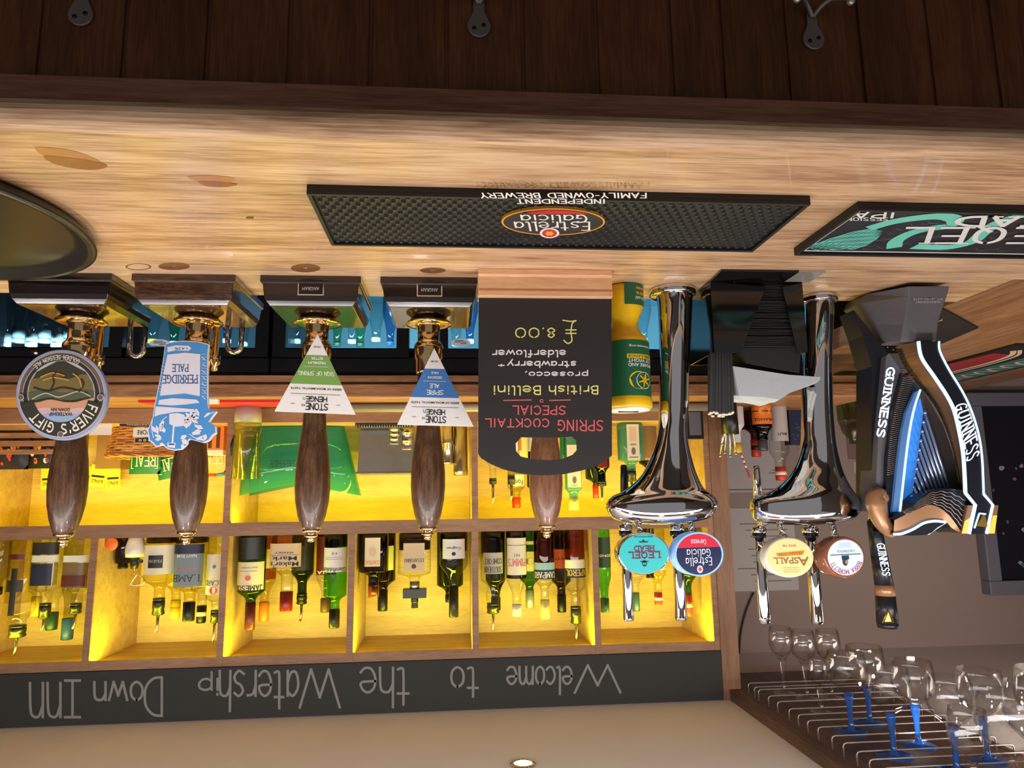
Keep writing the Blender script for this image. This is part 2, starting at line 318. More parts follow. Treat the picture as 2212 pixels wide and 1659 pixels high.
# single-stroke letters (x, y; y: baseline 0, capital 6)
_G = {
'Y': '3|.1,6 1.5,3;2.9,6 1.5,3 1.5,0', 'J': '2.2|~1.9,6 1.9,1.6 1.3,.2 .5,.2 .1,1.2', '-': '1.8|.2,3 1.6,3', 'k': '2.6|.2,6.4 .2,0;2.3,4 .3,1.9;.9,2.5 2.5,0', 'v': '2.6|.1,4 1.3,0 2.5,4', 'z': '2.4|.1,4 2.3,4 .1,0 2.3,0',
'g': '2.9|~2.6,3.4 1.5,4 .4,3 .2,1.6 .8,.2 1.9,.3 2.6,1.6;~2.7,4 2.7,-1 1.8,-2.2 .5,-1.9', 'u': '2.8|~.2,4 .3,1.2 1.1,.1 2.1,.7 2.6,1.8;2.7,4 2.7,0',
'W': '5|0,6 1.4,0 2.5,4.4 3.6,0 5,6', 'e': '3|~.2,2.2 2.8,2.4 2.6,3.5 1.5,4 .4,3.2 .2,1.6 1,.2 2.2,.1 3,.8', 'l': '1.2|~.3,6.4 .3,1.2 .6,.1 1.2,.2',
'c': '2.7|~2.6,3.4 1.5,4 .4,3 .2,1.6 1,.2 2,.1 2.7,.7', 'o': '3|~1.5,4 .5,3.3 .2,2 .5,.7 1.5,0 2.5,.7 2.8,2 2.5,3.3 1.5,4',
'm': '4.6|.2,4 .2,0;~.2,2.6 .9,3.9 1.8,3.7 2.2,2.6 2.3,0;~2.3,2.6 3,3.9 3.9,3.7 4.3,2.6 4.4,0', 't': '2.4|~1.2,6 1.2,1 1.5,.1 2.3,.3;.2,4.2 2.3,4.2',
'h': '2.8|.2,6.4 .2,0;~.2,2.6 1,3.9 2.2,3.8 2.6,2.8 2.7,0', 'a': '2.9|~2.6,3.4 1.5,4 .4,3 .2,1.6 .8,.2 1.9,.3 2.6,1.6;2.7,4 2.7,0',
'r': '2.2|.2,4 .2,0;~.2,2.4 .9,3.7 2.1,3.9', 's': '2.6|~2.4,3.5 1.4,4 .4,3.3 .9,2.3 2,1.8 2.4,.9 1.4,0 .2,.5', 'i': '.8|.4,4 .4,0;.4,5.4 .4,5.8',
'p': '3|.2,4 .2,-2.4;~.2,3 1.2,4 2.4,3.6 2.8,2.2 2.3,.6 1.2,0 .2,.8', 'D': '3.5|.2,6 .2,0;~.2,6 1.8,5.8 3.1,4.6 3.4,3 3.1,1.4 1.8,.2 .2,0',
'w': '4|0,4 1,0 2,3 3,0 4,4', 'n': '2.8|.2,4 .2,0;~.2,2.6 1,3.9 2.2,3.8 2.6,2.8 2.7,0', 'I': '1|.5,6 .5,0', '|': '2|1,6 1,0;.1,6 1.9,6;.1,0 1.9,0',
'S': '3|~2.9,5.2 1.7,6 .5,5.2 .8,3.8 2,3 2.8,1.8 2,.2 .2,.6', 'P': '2.7|.2,6 .2,0;~.2,6 1.6,6 2.7,5.2 2.6,3.8 1.4,3 .2,3',
'R': '2.9|.2,6 .2,0;~.2,6 1.6,6 2.7,5.2 2.6,3.8 1.4,3 .2,3;1.2,3 2.9,0', 'N': '3|.2,0 .2,6 2.8,0 2.8,6',
'G': '3.2|~2.9,5.2 1.8,6 .6,5 .2,3 .7,.9 1.8,0 2.7,.6 2.9,1.4;2.9,0 2.9,2.6;1.8,2.6 3.2,2.6', 'C': '2.9|~2.8,5 1.8,6 .6,5 .2,3 .7,.9 1.8,0 2.9,.9',
'O': '3.2|~1.6,6 .5,5 .2,3 .5,1 1.6,0 2.7,1 3,3 2.7,5 1.6,6', 'K': '2.9|.2,6 .2,0;2.7,6 .3,2.8;1.1,3.6 2.9,0', 'T': '3|1.5,6 1.5,0;.1,6 2.9,6',
'A': '3.2|.1,0 1.6,6 3.1,0;.7,2.2 2.5,2.2', 'L': '2.6|.2,6 .2,0 2.6,0', 'E': '2.6|.2,6 .2,0;.2,6 2.6,6;.2,3.1 2.2,3.1;.2,0 2.6,0',
'B': '2.8|.2,6 .2,0;~.2,6 1.8,5.9 2.5,4.7 1.8,3.3 .2,3.2;~.2,3.2 2,3.1 2.8,1.7 2,.2 .2,0', 'd': '2.9|~2.6,3.4 1.5,4 .4,3 .2,1.6 .8,.2 1.9,.3 2.6,1.6;2.7,6.4 2.7,0',
'f': '2.2|~2.2,6.2 1.4,6.4 1,5.4 1,0;.1,3.8 2,3.8', 'b': '2.9|.2,6.4 .2,0;~.2,3 1.2,4 2.4,3.6 2.8,2.2 2.3,.6 1.2,0 .2,.8', 'y': '2.8|.1,4 1.4,.4;2.8,4 1.4,.4 .5,-2.2',
',': '.7|.6,.3 .2,-.9', '+': '2.4|1.2,.8 1.2,3.2;0,2 2.4,2', 'U': '3.2|~.2,6 .2,2.2 .6,.7 1.6,0 2.6,.7 3,2.2 3,6', 'F': '2.6|.2,6 .2,0;.2,6 2.6,6;.2,3.1 2.1,3.1',
'V': '3|.1,6 1.5,0 2.9,6', 'M': '4|.2,0 .3,6 2,1.2 3.7,6 3.8,0', 'H': '3|.2,6 .2,0;2.8,6 2.8,0;.2,3 2.8,3', "'": '.6|.4,6 .2,4.8', '.': '.6|.2,0 .4,.3',
'Q': '3.2|~1.6,6 .5,5 .2,3 .5,1 1.6,0 2.7,1 3,3 2.7,5 1.6,6;1.8,1.4 3.2,-.6',
'\u00a3': '2.8|~2.6,5.2 1.8,6 1,5.2 1.2,3 .9,.8 .2,.1 1.2,.3 2.8,0;.2,3.4 2.2,3.4;.2,2.5 2.2,2.5',
'8': '2.8|~1.4,3.2 .4,4.4 1.4,6 2.4,4.6 1.4,3.2 .3,1.6 1.4,0 2.5,1.6 1.4,3.2', '0': '3.4|~1.7,6 .5,5 .2,3 .5,1 1.7,0 2.9,1 3.2,3 2.9,5 1.7,6'}
GLYPH = {}
for ch, d in _G.items():
    w_, rest = d.split('|', 1); pls = []
    for q in rest.split(';'):
        sm = q.startswith('~'); pls.append((sm, [tuple(float(z) for z in k.split(',')) for k in q.lstrip('~').split()]))
    GLYPH[ch] = (float(w_), pls)
# ================================================================== SETTING
B = 1.10                                             # bar top height
CEIL = 2.02
M_ceil = mat('ceiling_paint', (228, 226, 224), .8, bump=.03); M_wall = mat('wall_paint', (150, 134, 126), .8, bump=.05)
M_floor = mat('floor_boards', (70, 52, 40), .5)
def struct(m, name): return tag(m.build(name), kind='structure')
struct(MB().mat(M_floor).box(-3.2, 3.2, -3, 2.6, -.05, 0), 'floor')
struct(MB().mat(M_ceil).box(-3.2, 3.2, .2, 2.6, CEIL, CEIL+.06), 'ceiling')
struct(MB().mat(M_wall).box(-3.2, 3.2, 2.5, 2.56, 0, 2.6), 'wall_back')
struct(MB().mat(M_wall).box(-3.26, -3.2, -3, 2.56, 0, 2.6), 'wall_left')
struct(MB().mat(M_wall).box(3.2, 3.26, -3, 2.56, 0, 2.6), 'wall_right')

# ------------------------------------------------------------------ bar counter
bar = empty('bar_counter', 'long oak bar counter with a rounded front edge and dark boarded front', 'bar', (0, .9, 0))
def bar_profile(y0, y1, r=.02, t=.052, rnd=True):
    p = [(y1, B-t), (y1, B)]
    if rnd: p += [(y0+r-r*sin(a*pi/2/6), B-r+r*cos(a*pi/2/6)) for a in range(7)]+[(y0+.002, B-t)]
    else: p += [(y0, B), (y0, B-t)]
    return p
def extr(mb, prof, x0, x1, smooth=False):
    return mb.slab([(x0, y, z) for y, z in prof], (x1-x0, 0, 0))
w1 = extr(MB().mat(M_bar), bar_profile(.683, 1.1395, t=.026), -1.915, 1.7).build('worktop_board', bar)
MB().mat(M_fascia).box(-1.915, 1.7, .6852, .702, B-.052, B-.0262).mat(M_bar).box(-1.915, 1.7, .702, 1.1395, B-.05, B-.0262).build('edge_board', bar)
w2 = extr(MB().mat(M_bar), bar_profile(1.1405, 1.287, rnd=False), -1.0, 1.7).build('worktop_board', bar)
extr(MB().mat(M_wing), bar_profile(1.1405, 2.495, rnd=False), -1.915, -1.0008).build('return_worktop', bar)
# dark tongue and groove boards under the top
pan = MB().mat(M_panel)
gx = [.4248, .3415, .2578, .1733, .088, .0065, -.0767, -.1588, -.2426, -.3012, -.3768, -.4649, -.5491, -.6291]
xs = [.4248+.084*k for k in range(14, 0, -1)]+gx+[-.6291-.083*k for k in range(1, 12)]
for a, b in zip(xs, xs[1:]):
    g = .0022
    pan.slab([(a-g, .702, .05), (b+g, .702, .05), (b+g, .702, 1.048), (a-g, .702, 1.048)], (0, .012, 0))
pan.box(xs[-1], xs[0], .7055, .72, .05, 1.047)
pan.build('front_boards', bar, bevel=.0012)
MB().mat(M_panel).box(-1.0, 1.6, 1.2, 1.215, .02, 1.045).build('rear_panel', bar)
MB().mat(M_panel).box(-1.9, -1.02, 2.3, 2.33, .02, 1.045).build('return_panel', bar)
# worn and knotty places in the wood
M_knot = mat('wood_knot', (112, 72, 46), .4); M_worn = mat('worn_wood_patch', (176, 118, 72), .3, coat=.3); M_worn2 = mat('darker_worn_patch', (146, 88, 48), .28, coat=.3)
def patch(pts, m, z=.0003):
    q = [p+V((0, 0, z)) for p in PP(crom(pts+[pts[0]], 4)[:-1], Z=B)]
    MB().mat(m).poly(q).build('worn_patch', bar)
patch([(76, 318), (110, 319), (165, 327), (210, 345), (228, 356), (200, 348), (150, 340), (95, 336)], M_worn)
patch([(95, 336), (150, 340), (210, 349), (232, 359), (205, 366), (160, 363), (115, 352)], M_worn2, .0005)
patch([(405, 382), (450, 378), (505, 384), (495, 394), (460, 392), (430, 391)], M_worn)
patch([(428, 392), (460, 391), (512, 397), (490, 403), (450, 402)], M_worn2, .0005)
def ring(cx, cy, rx_, ry_, m, w=.25):
    f = lambda k: [px(cx+rx_*k*cos(a*pi/12), cy+ry_*k*sin(a*pi/12), Z=B)+V((0, 0, .0004)) for a in range(24)]
    o_, i_ = f(1), f(1-w)
    MB().mat(m).add(o_+i_, [(k, (k+1) % 24, (k+1) % 24+24, k+24) for k in range(24)]).build('ring_mark', bar)
for cx, cy, a, b, w in ((299, 576, 28, 7, .14), (376, 575, 34, 8, .9), (660, 579, 32, 9, .85), (935, 584, 28, 6, .8), (540, 470, 9, 2.5, .9)): ring(cx, cy, a, b, M_knot, w)

# hooks under the bar
def hook(x, y, label, arms=True):
    c = px(x, y, Y=.694); t = empty('bag_hook', label, 'hook', (c.x, .7015, c.z), 'bag hooks under the bar')
    o = t.location
    R = .0128
    pl = [(o.x+R*cos(a), .7015, o.z+R*sin(a)) for a in [k*pi/12-.4 for k in range(16)]]+[(o.x-.0062, .7015, o.z-.018), (o.x-.0058, .7015, o.z-.034), (o.x+.0058, .7015, o.z-.034), (o.x+.0062, .7015, o.z-.018)]
    MB().mat(M_nickel).slab(pl, (0, -.003, 0)).build('back_plate', t, bevel=.001)
    for sx in (-1, 1): MB().mat(M_black).tube([(o.x+sx*.0052, .6990, o.z+.001+.002*sx), (o.x+sx*.0052, .6978, o.z+.001+.002*sx)], .0024, 10).build('screw', t)
    for sx in (-1, 1):
        pts = crom([(o.x, .698, o.z-.026), (o.x+sx*.008, .692, o.z-.036), (o.x+sx*.018, .684, o.z-.040), (o.x+sx*.028, .676, o.z-.036), (o.x+sx*.031, .672, o.z-.029)], 5)
        MB().mat(M_nickel).tube(pts, .0030).ball(pts[-1], .0048).build('prong', t)
    return t
hook(168, 24, 'nickel two-screw hook on the dark boards, nearest the round tray', False)
hook(1035, 50, 'nickel coat hook on the dark boards below the star-badged bar runner')
hook(1763, 78, 'nickel double hook with both curled prongs in view, screwed to the dark boards')

# ------------------------------------------------------------------ back bar: counter, fridges, shelving
cnt = empty('back_counter', 'brown wooden counter over the glass fronted fridges', 'counter', (0, 2.0, 1.1875))
CT = 1.2225
MB().mat(M_count).box(-1.12, 1.6, 1.764, 2.3, 1.1875, CT).build('worktop', cnt, bevel=.004)
MB().mat(M_count).box(-1.12, 1.6, 1.776, 1.80, 1.165, 1.1875).build('edge_strip', cnt)
SH = empty('shelf_unit', 'oak shelf unit of lit cubby holes holding the spirit bottles', 'shelf', (0, 1.96, CT))
Y0, Y1 = 1.96, 2.235
DX = [-.718, -.389, -.0595, .270, .599, .929, 1.2585]
ZL, ZM, ZT = 1.263, 1.564, 1.892                     # lower shelf top, middle shelf top, top of the frame
MB().mat(M_back).box(-.72, 1.5, Y1, Y1+.012, CT, ZT).build('back_panel', SH)
def edge_board(name, x0, x1, z0, z1, inner):
    MB().mat(M_front).box(x0, x1, Y0, Y0+.004, z0, z1).mat(M_shelf).box(x0, x1, Y0+.004, Y1, inner[0], inner[1]).build(name, SH)
edge_board('bottom_shelf', -.72, 1.5, CT+.001, ZL, (CT+.001, ZL))
edge_board('middle_shelf', -.72, 1.5, ZM-.0165, ZM, (ZM-.0165, ZM))
MB().mat(M_front).box(-.72, 1.5, Y0, Y0+.012, ZM-.034, ZM-.0166).build('shelf_lip', SH)
edge_board('top_board', -.72, 1.5, ZT-.0235, ZT, (ZT-.014, ZT))
for i, x in enumerate(DX):
    if i == 0: continue
    w = .0085
    MB().mat(M_front).box(x-w, x+w, Y0-.001, Y0+.004, ZM, ZT-.0001).mat(M_shelf).box(x-w, x+w, Y0+.004, Y1, ZM, ZT-.014).build('divider', SH)
    if i in (2, 4, 6): MB().mat(M_front).box(x-w, x+w, Y0-.001, Y0+.004, ZL, ZM-.0165).mat(M_shelf).box(x-w, x+w, Y0+.004, Y1, ZL, ZM-.0165).build('divider', SH)
MB().mat(M_front).box(-.726, -.71, Y0-.001, Y0+.004, CT, ZT).mat(M_shelf).box(-.726, -.71, Y0+.004, Y1, CT, ZT).build('end_panel', SH)
MB().mat(M_post).box(-.775, -.7262, Y0-.004, Y1+.012, CT, CEIL-.001).build('end_post', SH)
# yellow strips hidden behind the top edge of each hole
YEL = (1.0, .98, .03)
for a, b in zip(DX, DX[1:]):
    lamp('shelf_lamp', 'AREA', ((a+b)/2, Y0+.022, ZT-.0165), ((a+b)/2, Y0+.12, ZL+.1), 1.75, YEL, (b-a)-.03, .014)
for a, b in ((DX[0], DX[2]), (DX[2], DX[4]), (DX[4], DX[6])):
    lamp('shelf_lamp', 'AREA', ((a+b)/2, Y0+.030, ZM-.019), ((a+b)/2, Y0+.17, ZL+.05), 2.7, (1.0, .86, .03), (b-a)-.03, .014)
# blackboard over the shelves
cb = empty('welcome_board', 'long blackboard above the shelves with a chalked welcome', 'blackboard', (.4, 1.955, ZT+.001))
MB().mat(M_board).slab([(-.7255, 1.955, ZT+.001), (1.7, 1.955, ZT+.001), (1.7, 1.955, CEIL-.001), (-.7255, 1.955, CEIL-.001)], (0, .04, 0)).build('board', cb)
for word, x0, y0, x1, y1 in (('W', 1242, 1437, 1340, 1496), ('elcome', 1096, 1440, 1236, 1496), ('to', 973, 1441, 1034, 1505), ('the', 779, 1442, 885, 1522), ('W', 648, 1446, 734, 1528), ('atersh', 474, 1449, 646, 1530), ('ip', 428, 1466, 474, 1490), ('D', 312, 1463, 352, 1546), ('own', 203, 1473, 310, 1512), ('|', 139, 1470, 175, 1549), ('nn', 64, 1475, 133, 1549)):
    f = tf(x0, y0, x1, y1, Y=1.955); k = 1.5 if word in ('own', 'nn', 'ip') else 1.0
    MB().mat(M_chalk).strokes(word, (lambda ff, k: (lambda u, v: ff(u, v*k)))(f, k), f.w, f.h*k, .0062, gap=.6).build('chalk_word', cb)

# fridges
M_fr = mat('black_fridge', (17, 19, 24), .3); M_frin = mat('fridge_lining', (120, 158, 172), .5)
M_sticker = mat('sticker_white', (220, 226, 236), .5)
def fridge(x0, x1, doors, label, stickers, M_frin=M_frin):
    t = empty('bottle_fridge', label, 'fridge', ((x0+x1)/2, 2.0, .02), 'fridges under the back counter')
    Yf = 1.792
    b = MB().mat(M_fr).box(x0, x1, Yf+.03, Yf+.05, 1.085, 1.16).box(x0, x1, Yf+.03, 2.28, 1.125, 1.164)
    b.box(x0, x0+.02, Yf+.03, 2.28, .02, 1.125).box(x1-.02, x1, Yf+.03, 2.28, .02, 1.125).box(x0, x1, Yf+.03, 2.28, .02, .1)
    b.mat(M_frin).box(x0+.02, x1-.02, 2.24, 2.28, .1, 1.125).box(x0+.02, x1-.02, Yf+.06, 2.24, 1.115, 1.1245)
    b.build('cabinet', t)
    MB().mat(M_frin).box(x0+.021, x1-.021, Yf+.06, 2.239, .842, .848).build('shelf', t)
    MB().mat(M_fr).box(x0, x1, Yf, Yf+.03, 1.117, 1.163).build('top_panel', t, bevel=.002)
    for a, c in doors:
        fm = MB().mat(M_fr)
        e = .032
        fm.box(a-e, a, Yf, Yf+.03, .1, 1.115).box(c, c+e, Yf, Yf+.03, .1, 1.115).box(a, c, Yf, Yf+.03, 1.094, 1.115).box(a, c, Yf, Yf+.03, .1, .14)
        d = fm.build('door', t)
        MB().mat(M_gpane).box(a, c, Yf+.012, Yf+.016, .14, 1.094).build('pane', d)
        MB().mat(M_chrome).tube([((a+c)/2+.03, Yf+.001, 1.104), ((a+c)/2+.03, Yf-.004, 1.104)], .008, 14).build('lock', d)
    for sx, sy in stickers:
        p = px(sx, sy, Y=Yf+.0115)
        pl = [(p.x+.026*cos(k*pi/10), Yf+.0116, p.z+.0105*sin(k*pi/10)) for k in range(20)]
        s = MB().mat(M_sticker).slab(pl, (0, -.0004, 0)).mat(M_navy)
        for k, (wd_, dx) in enumerate(((.018, -.008), (.03, 0), (.022, .004))): s.box(p.x+dx-wd_/2, p.x+dx+wd_/2, Yf+.0106, Yf+.0111, p.z+.002-.004*k, p.z+.0035-.004*k)
        s.build('sticker', t)
    for a, c in doors:
        lamp('fridge_lamp', 'AREA', ((a+c)/2, Yf+.09, 1.108), ((a+c)/2, 2.05, .95), 1.9, (.5, .86, 1.0), (c-a), .03)
xq = lambda x: px(x, 740, Y=1.80).x
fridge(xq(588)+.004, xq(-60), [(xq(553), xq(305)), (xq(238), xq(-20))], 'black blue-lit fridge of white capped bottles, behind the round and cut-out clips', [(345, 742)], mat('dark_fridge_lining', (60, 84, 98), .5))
fridge(xq(1250), xq(588), [(xq(1205), xq(968)), (xq(857), xq(618))], 'black fridge with blue-lit glass doors behind the two triangular pump clips', [(995, 740)])
fridge(xq(1770), xq(1252), [(xq(1740), xq(1560)), (xq(1500), xq(1290))], 'black blue-lit fridge mostly hidden behind the chrome beer fonts', [])
# ================================================================== BAR TOP THINGS
# ------------------------------------------------------------------ hand pumps
def pump(xc, label, wood_m, hand_m, spout=None, plate=False, base=True, hx=None):
    ax = xc+.004; ay = 1.255
    t = empty('hand_pump', label, 'beer pump', (xc, ay, B), 'hand pumps on the rear edge of the bar')
    hb = .083; d0, d1 = 1.165, 1.345
    b = MB().mat(wood_m)
    def rect(w, y0, y1, z): return [V((xc-w, y0, z)), V((xc+w, y0, z)), V((xc+w, y1, z)), V((xc-w, y1, z))]
    b.loft([rect(hb, d0, d1, B+.0005), rect(hb, d0, d1, B+.0115), rect(hb-.0035, d0+.003, d1-.003, B+.0128), rect(hb-.006, d0+.005, d1-.005, B+.034), rect(hb-.0085, d0+.008, d1-.007, B+.042), rect(hb-.014, d0+.013, d1-.012, B+.049), rect(hb-.0155, d0+.0145, d1-.0135, B+.0496)], smooth=False)
    b.build('base', t, bevel=.0012)
    if plate:
        z0 = B+.0225; y = d0+.0035
        p = MB().mat(M_chrome).box(xc-.0215, xc+.0215, y-.0005, y+.003, z0-.011, z0+.011)
        p.mat(M_black).box(xc-.0198, xc+.0198, y-.0009, y-.0004, z0-.0092, z0+.0092)
        p.mat(mat('pale_print', (170, 170, 170), .5)).text('ANGRAM', lambda u, v: V((xc-.014+.028*u, y-.0012, z0-.0035+.006*v)))
        p.build('maker_plate', t)
    z = B+.0492
    MB().mat(M_brass).lathe([(0, 0), (.032, 0), (.033, .003), (.0375, .0075), (.0405, .0095), (.0412, .0115), (.0405, .0132), (.034, .0138), (.026, .0132), (.0215, .0145), (.0215, .016), (0, .016)], 40, (ax, ay, z)).build('flange', t)
    zb = z+.0145
    MB().mat(M_brass).lathe([(0, 0), (.0205, 0), (.0212, .002), (.0200, .004), (.0198, .027), (.0215, .031), (.0255, .036), (.0268, .041), (.0262, .046), (.0255, .048), (.0250, .060), (.0228, .063), (.0225, .085), (.0215, .088), (0, .088)], 40, (ax, ay, zb)).build('column', t)
    zh = zb+.083
    MB().mat(hand_m).lathe([(0, 0), (.0195, 0), (.0195, .075), (.0205, .10), (.0235, .125), (.0275, .155), (.0298, .182), (.0300, .205), (.0282, .228), (.0235, .252), (.0175, .270), (.0150, .276), (0, .276)], 40, (ax, ay, zh)).build('handle', t)
    zt = zh+.2755
    MB().mat(M_brass).lathe([(0, 0), (.0158, 0), (.0165, .0015), (.0125, .005), (.0085, .0065), (.0085, .009), (.0108, .0098), (.0108, .0115), (.0065, .0125), (.0068, .014), (.0066, .018), (.004, .021), (0, .022)], 24, (ax, ay, zt)).build('finial', t)
    if spout:
        dx, dz = spout; y = ay+.072; zz = z
        pts = [(ax-dx+.0125, y, B+.05)]+[(ax-dx+.0125*cos(a*pi/10), y+.004, zz+dz-.0125+.0125*sin(a*pi/10)) for a in range(11)]+[(ax-dx-.0125, y+.006, B+.05)]
        MB().mat(M_chrome).tube(pts, .0048, 10).build('spout', t)
        MB().mat(M_brass).lathe([(0, 0), (.006, 0), (.006, .05), (.0095, .052), (.0095, .066), (.005, .07), (.0055, .078), (0, .080)], 16, (ax-.027, ay+.012, zb+.002)).build('clip_stem', t)
    return t
PX = [.6405, .4435, .2375, .0395, -.168]
p1 = pump(PX[0], 'hand pump carrying the round dark clip, black box base and inverted U spout', M_lacq, M_handle, (.062, .056))
p2 = pump(PX[1], 'hand pump carrying the blue cut-out clip, brown-grained box base', M_lacq2, M_handle, (.040, .048))
p3 = pump(PX[2], 'hand pump carrying the green banded triangular clip, with a maker plate on its black base', M_lacq, M_handle, None, True)
p4 = pump(PX[3], 'hand pump carrying the blue banded triangular clip, with a maker plate on its black base', M_lacq, M_handle, None, True)
p5 = pump(PX[4], 'red-brown hand pump handle rising behind the blackboard menu', M_lacq, M_handle2)

# clips: each hangs on its pump, a thing of its own
CY = 1.2145
def disc(cx, cy, rx_, ry_, Y, n=48): return PP([(cx+rx_*cos(2*pi*k/n), cy+ry_*sin(2*pi*k/n)) for k in range(n)], Y=Y)
def off(pts, d): return [p+V((0, d, 0)) for p in pts]
def arcf(cx, cy, r0, r1, a0, a1, Y, o):
    """writing frame bent round a centre; angles in degrees measured in the photo, clockwise as seen there"""
    def f(u, v):
        a = rad(a0+(a1-a0)*u); r = r0+(r1-r0)*v
        return px(cx+r*cos(a), cy+r*sin(a), Y=Y)+V((0, o, 0))
    f.w = pxm(abs(rad(a1-a0))*(r0+r1)/2, Y); f.h = pxm(abs(r1-r0), Y); return f
cx, cy = 133, 853
t = empty('pump_clip', 'round pump clip with a dark ring and a landscape, leftmost clip in the photo', 'pump clip', px(cx, cy, Y=CY), 'pump clips')
MB().mat(mat('clip_rim', (150, 160, 190), .35)).slab(disc(cx, cy, 99, 98, CY), (0, .009, 0)).build('disc', t, bevel=.0012)
D1 = mat('dark_olive_print', (50, 50, 44), .45, coat=.3); D2 = mat('bronze_print', (112, 92, 84), .45); D3 = mat('pale_line_print', (190, 190, 196), .45)
fc = MB().mat(D3).poly(off(disc(cx, cy, 93.5, 92.5, CY), -.0003)).mat(D2).poly(off(disc(cx, cy, 91.5, 90.5, CY), -.0005)).mat(D3).poly(off(disc(cx, cy+1, 84, 83, CY), -.0007)).mat(D1).poly(off(disc(cx, cy+1, 82.5, 81.5, CY), -.0009))
fc.mat(D3).poly(off(disc(cx, cy-2, 73, 72, CY), -.0011))
R0 = 71
def seg(y0, y1, m, z, wav=0, ph=0):
    """a band of the inner picture between two heights, clipped to the circle"""
    pts = []
    ys0 = [y0+wav*sin(ph+k*.9) for k in range(13)]; 
    top = []
    for k in range(13):
        x = -1+2*k/12; yy = (ys0[k])
        lim = math.sqrt(max(0, 1-min(1, (yy/R0)**2)))*R0
        top.append((x*lim, yy))
    lim_b = math.sqrt(max(0, 1-min(1, (y1/R0)**2)))*R0
    side = lambda s: [(s*math.sqrt(max(0, 1-(yv/R0)**2))*R0, yv) for yv in [y0+(y1-y0)*q/6 for q in range(1, 7)]]
    poly_ = top+side(1)+side(-1)[::-1]
    fc.mat(m).poly(off(PP([(cx+a, cy-2+b) for a, b in poly_], Y=CY), z))
seg(-70.5, 70, mat('clip_dark_ground', (60, 58, 46), .5), -.0013)
seg(-38, 70, mat('clip_ochre_ground', (120, 104, 60), .5), -.0015, 5, 1)
seg(-6, 70, mat('clip_green_hills', (84, 92, 74), .5), -.0017, 4, 2)
seg(14, 70, mat('clip_orange_sky', (206, 152, 118), .5), -.0019, 5, .4)
seg(32, 70, mat('clip_pink_sky', (206, 176, 172), .5), -.0021, 3, 2)
seg(44, 70, mat('clip_blue_sky', (150, 172, 206), .5), -.0023, 2, 1)
DK = mat('clip_brown_line', (52, 42, 34), .5); LT = mat('clip_pale_hill', (176, 176, 150), .5); OR = mat('clip_gold', (196, 150, 60), .5)
for pts, m in (([(75, 838), (105, 845), (140, 838), (190, 850)], DK), ([(72, 862), (100, 850), (130, 858), (170, 846), (196, 856)], LT), ([(70, 870), (110, 862), (150, 868), (195, 860)], DK), ([(90, 815), (115, 806), (140, 812)], OR), ([(95, 822), (118, 816), (150, 822)], OR), ([(110, 845), (118, 828), (116, 815), (122, 806)], DK), ([(172, 846), (182, 832), (178, 820)], DK), ([(160, 808), (172, 818), (178, 838)], OR)):
    fc.mat(m).ribbon2(crom(pts, 5), 3.0, lambda a, b: px(a, b, Y=CY)+V((0, -.0025, 0)))
fc.mat(M_ink); f = tf(112, 882, 152, 889, Y=CY, off=(0, -.0026, 0)); fc.text('DOWN INN', f)
f = tf(108, 891, 158, 899, Y=CY, off=(0, -.0026, 0)); fc.text('WATERSHIP', f)
# upper banner
PT = arcf(cx, cy, 60, 90, 12, 168, CY, -.0027)
vs = [PT(k/24, 0) for k in range(25)]+[PT(k/24, 1) for k in range(25)]
fc.mat(D1).add(vs, [(k, k+1, k+26, k+25) for k in range(24)])
CRM = mat('clip_cream_lettering', (226, 220, 204), .5)
fc.mat(CRM).strokes("FIVER'S GIFT", arcf(cx, cy, 64, 84, 19, 143, CY, -.003), .152, .0135, .0030, gap=1.3)
fc.mat(CRM).strokes('GOLDEN SESSION ALE', arcf(cx, cy, 85, 76, 300, 227, CY, -.0031), .09, .0062, .0011, gap=1.0)
for a in (4, 176, 90): 
    q = (cx+86*cos(rad(a)), cy+86*sin(rad(a))); fc.mat(D3).poly(off(disc(q[0], q[1], 7, 7, CY, 14), -.0032)).mat(D2).poly(off(disc(q[0], q[1], 5.5, 5.5, CY, 14), -.0034))
fc.build('printed_face', t)

# blue cut-out clip
C2 = 1.205
out = [(357, 742), (375, 738), (400, 736), (430, 738), (452, 744), (450, 760), (449, 800), (449, 850), (450, 872), (452, 884), (469, 889), (458, 903), (452, 913), (467, 922), (468, 936), (461, 940), (452, 952), (440, 957), (425, 953), (410, 949), (405, 953), (402, 963), (392, 971), (376, 973), (362, 970), (352, 962), (336, 965), (330, 958), (322, 952), (320, 942), (318, 930), (325, 915), (330, 900), (333, 880), (338, 855), (345, 820), (351, 785)]
t = empty('pump_clip', 'blue and white cut-out pump clip shaped like a boot of tools and plants', 'pump clip', px(395, 850, Y=C2), 'pump clips')
t['label'] = 'blue and white pump clip cut out round a tall bucket overflowing with plants'
WB = mat('pale_blue_white_print', (214, 216, 230), .5)
MB().mat(WB).slab(PP(out, Y=C2), (0, .005, 0)).build('board', t)
cxm, cym = 395, 855
inn = [(cxm+(x-cxm)*.965, cym+(y-cym)*.982) for x, y in out]
fc = MB().mat(mat('clip_sky_blue', (70, 142, 206), .5)).poly(off(PP(inn, Y=C2), -.0004))
def pl(pts, m=WB, z=-.0008, cl=True): fc.mat(m).poly(off(PP(pts, Y=C2), z))
def ln(pts, w=1.6, m=WB, z=-.001): fc.mat(m).ribbon2(crom(pts, 4), w, lambda a, b: px(a, b, Y=C2)+V((0, z, 0)))
BL = mat('clip_dark_blue', (48, 84, 140), .5)
pl([(362, 766), (400, 762), (433, 765), (432, 856), (400, 850), (346, 855), (353, 810)])
pl([(362, 750), (380, 746), (408, 747), (414, 752), (408, 758), (380, 757), (362, 761)])
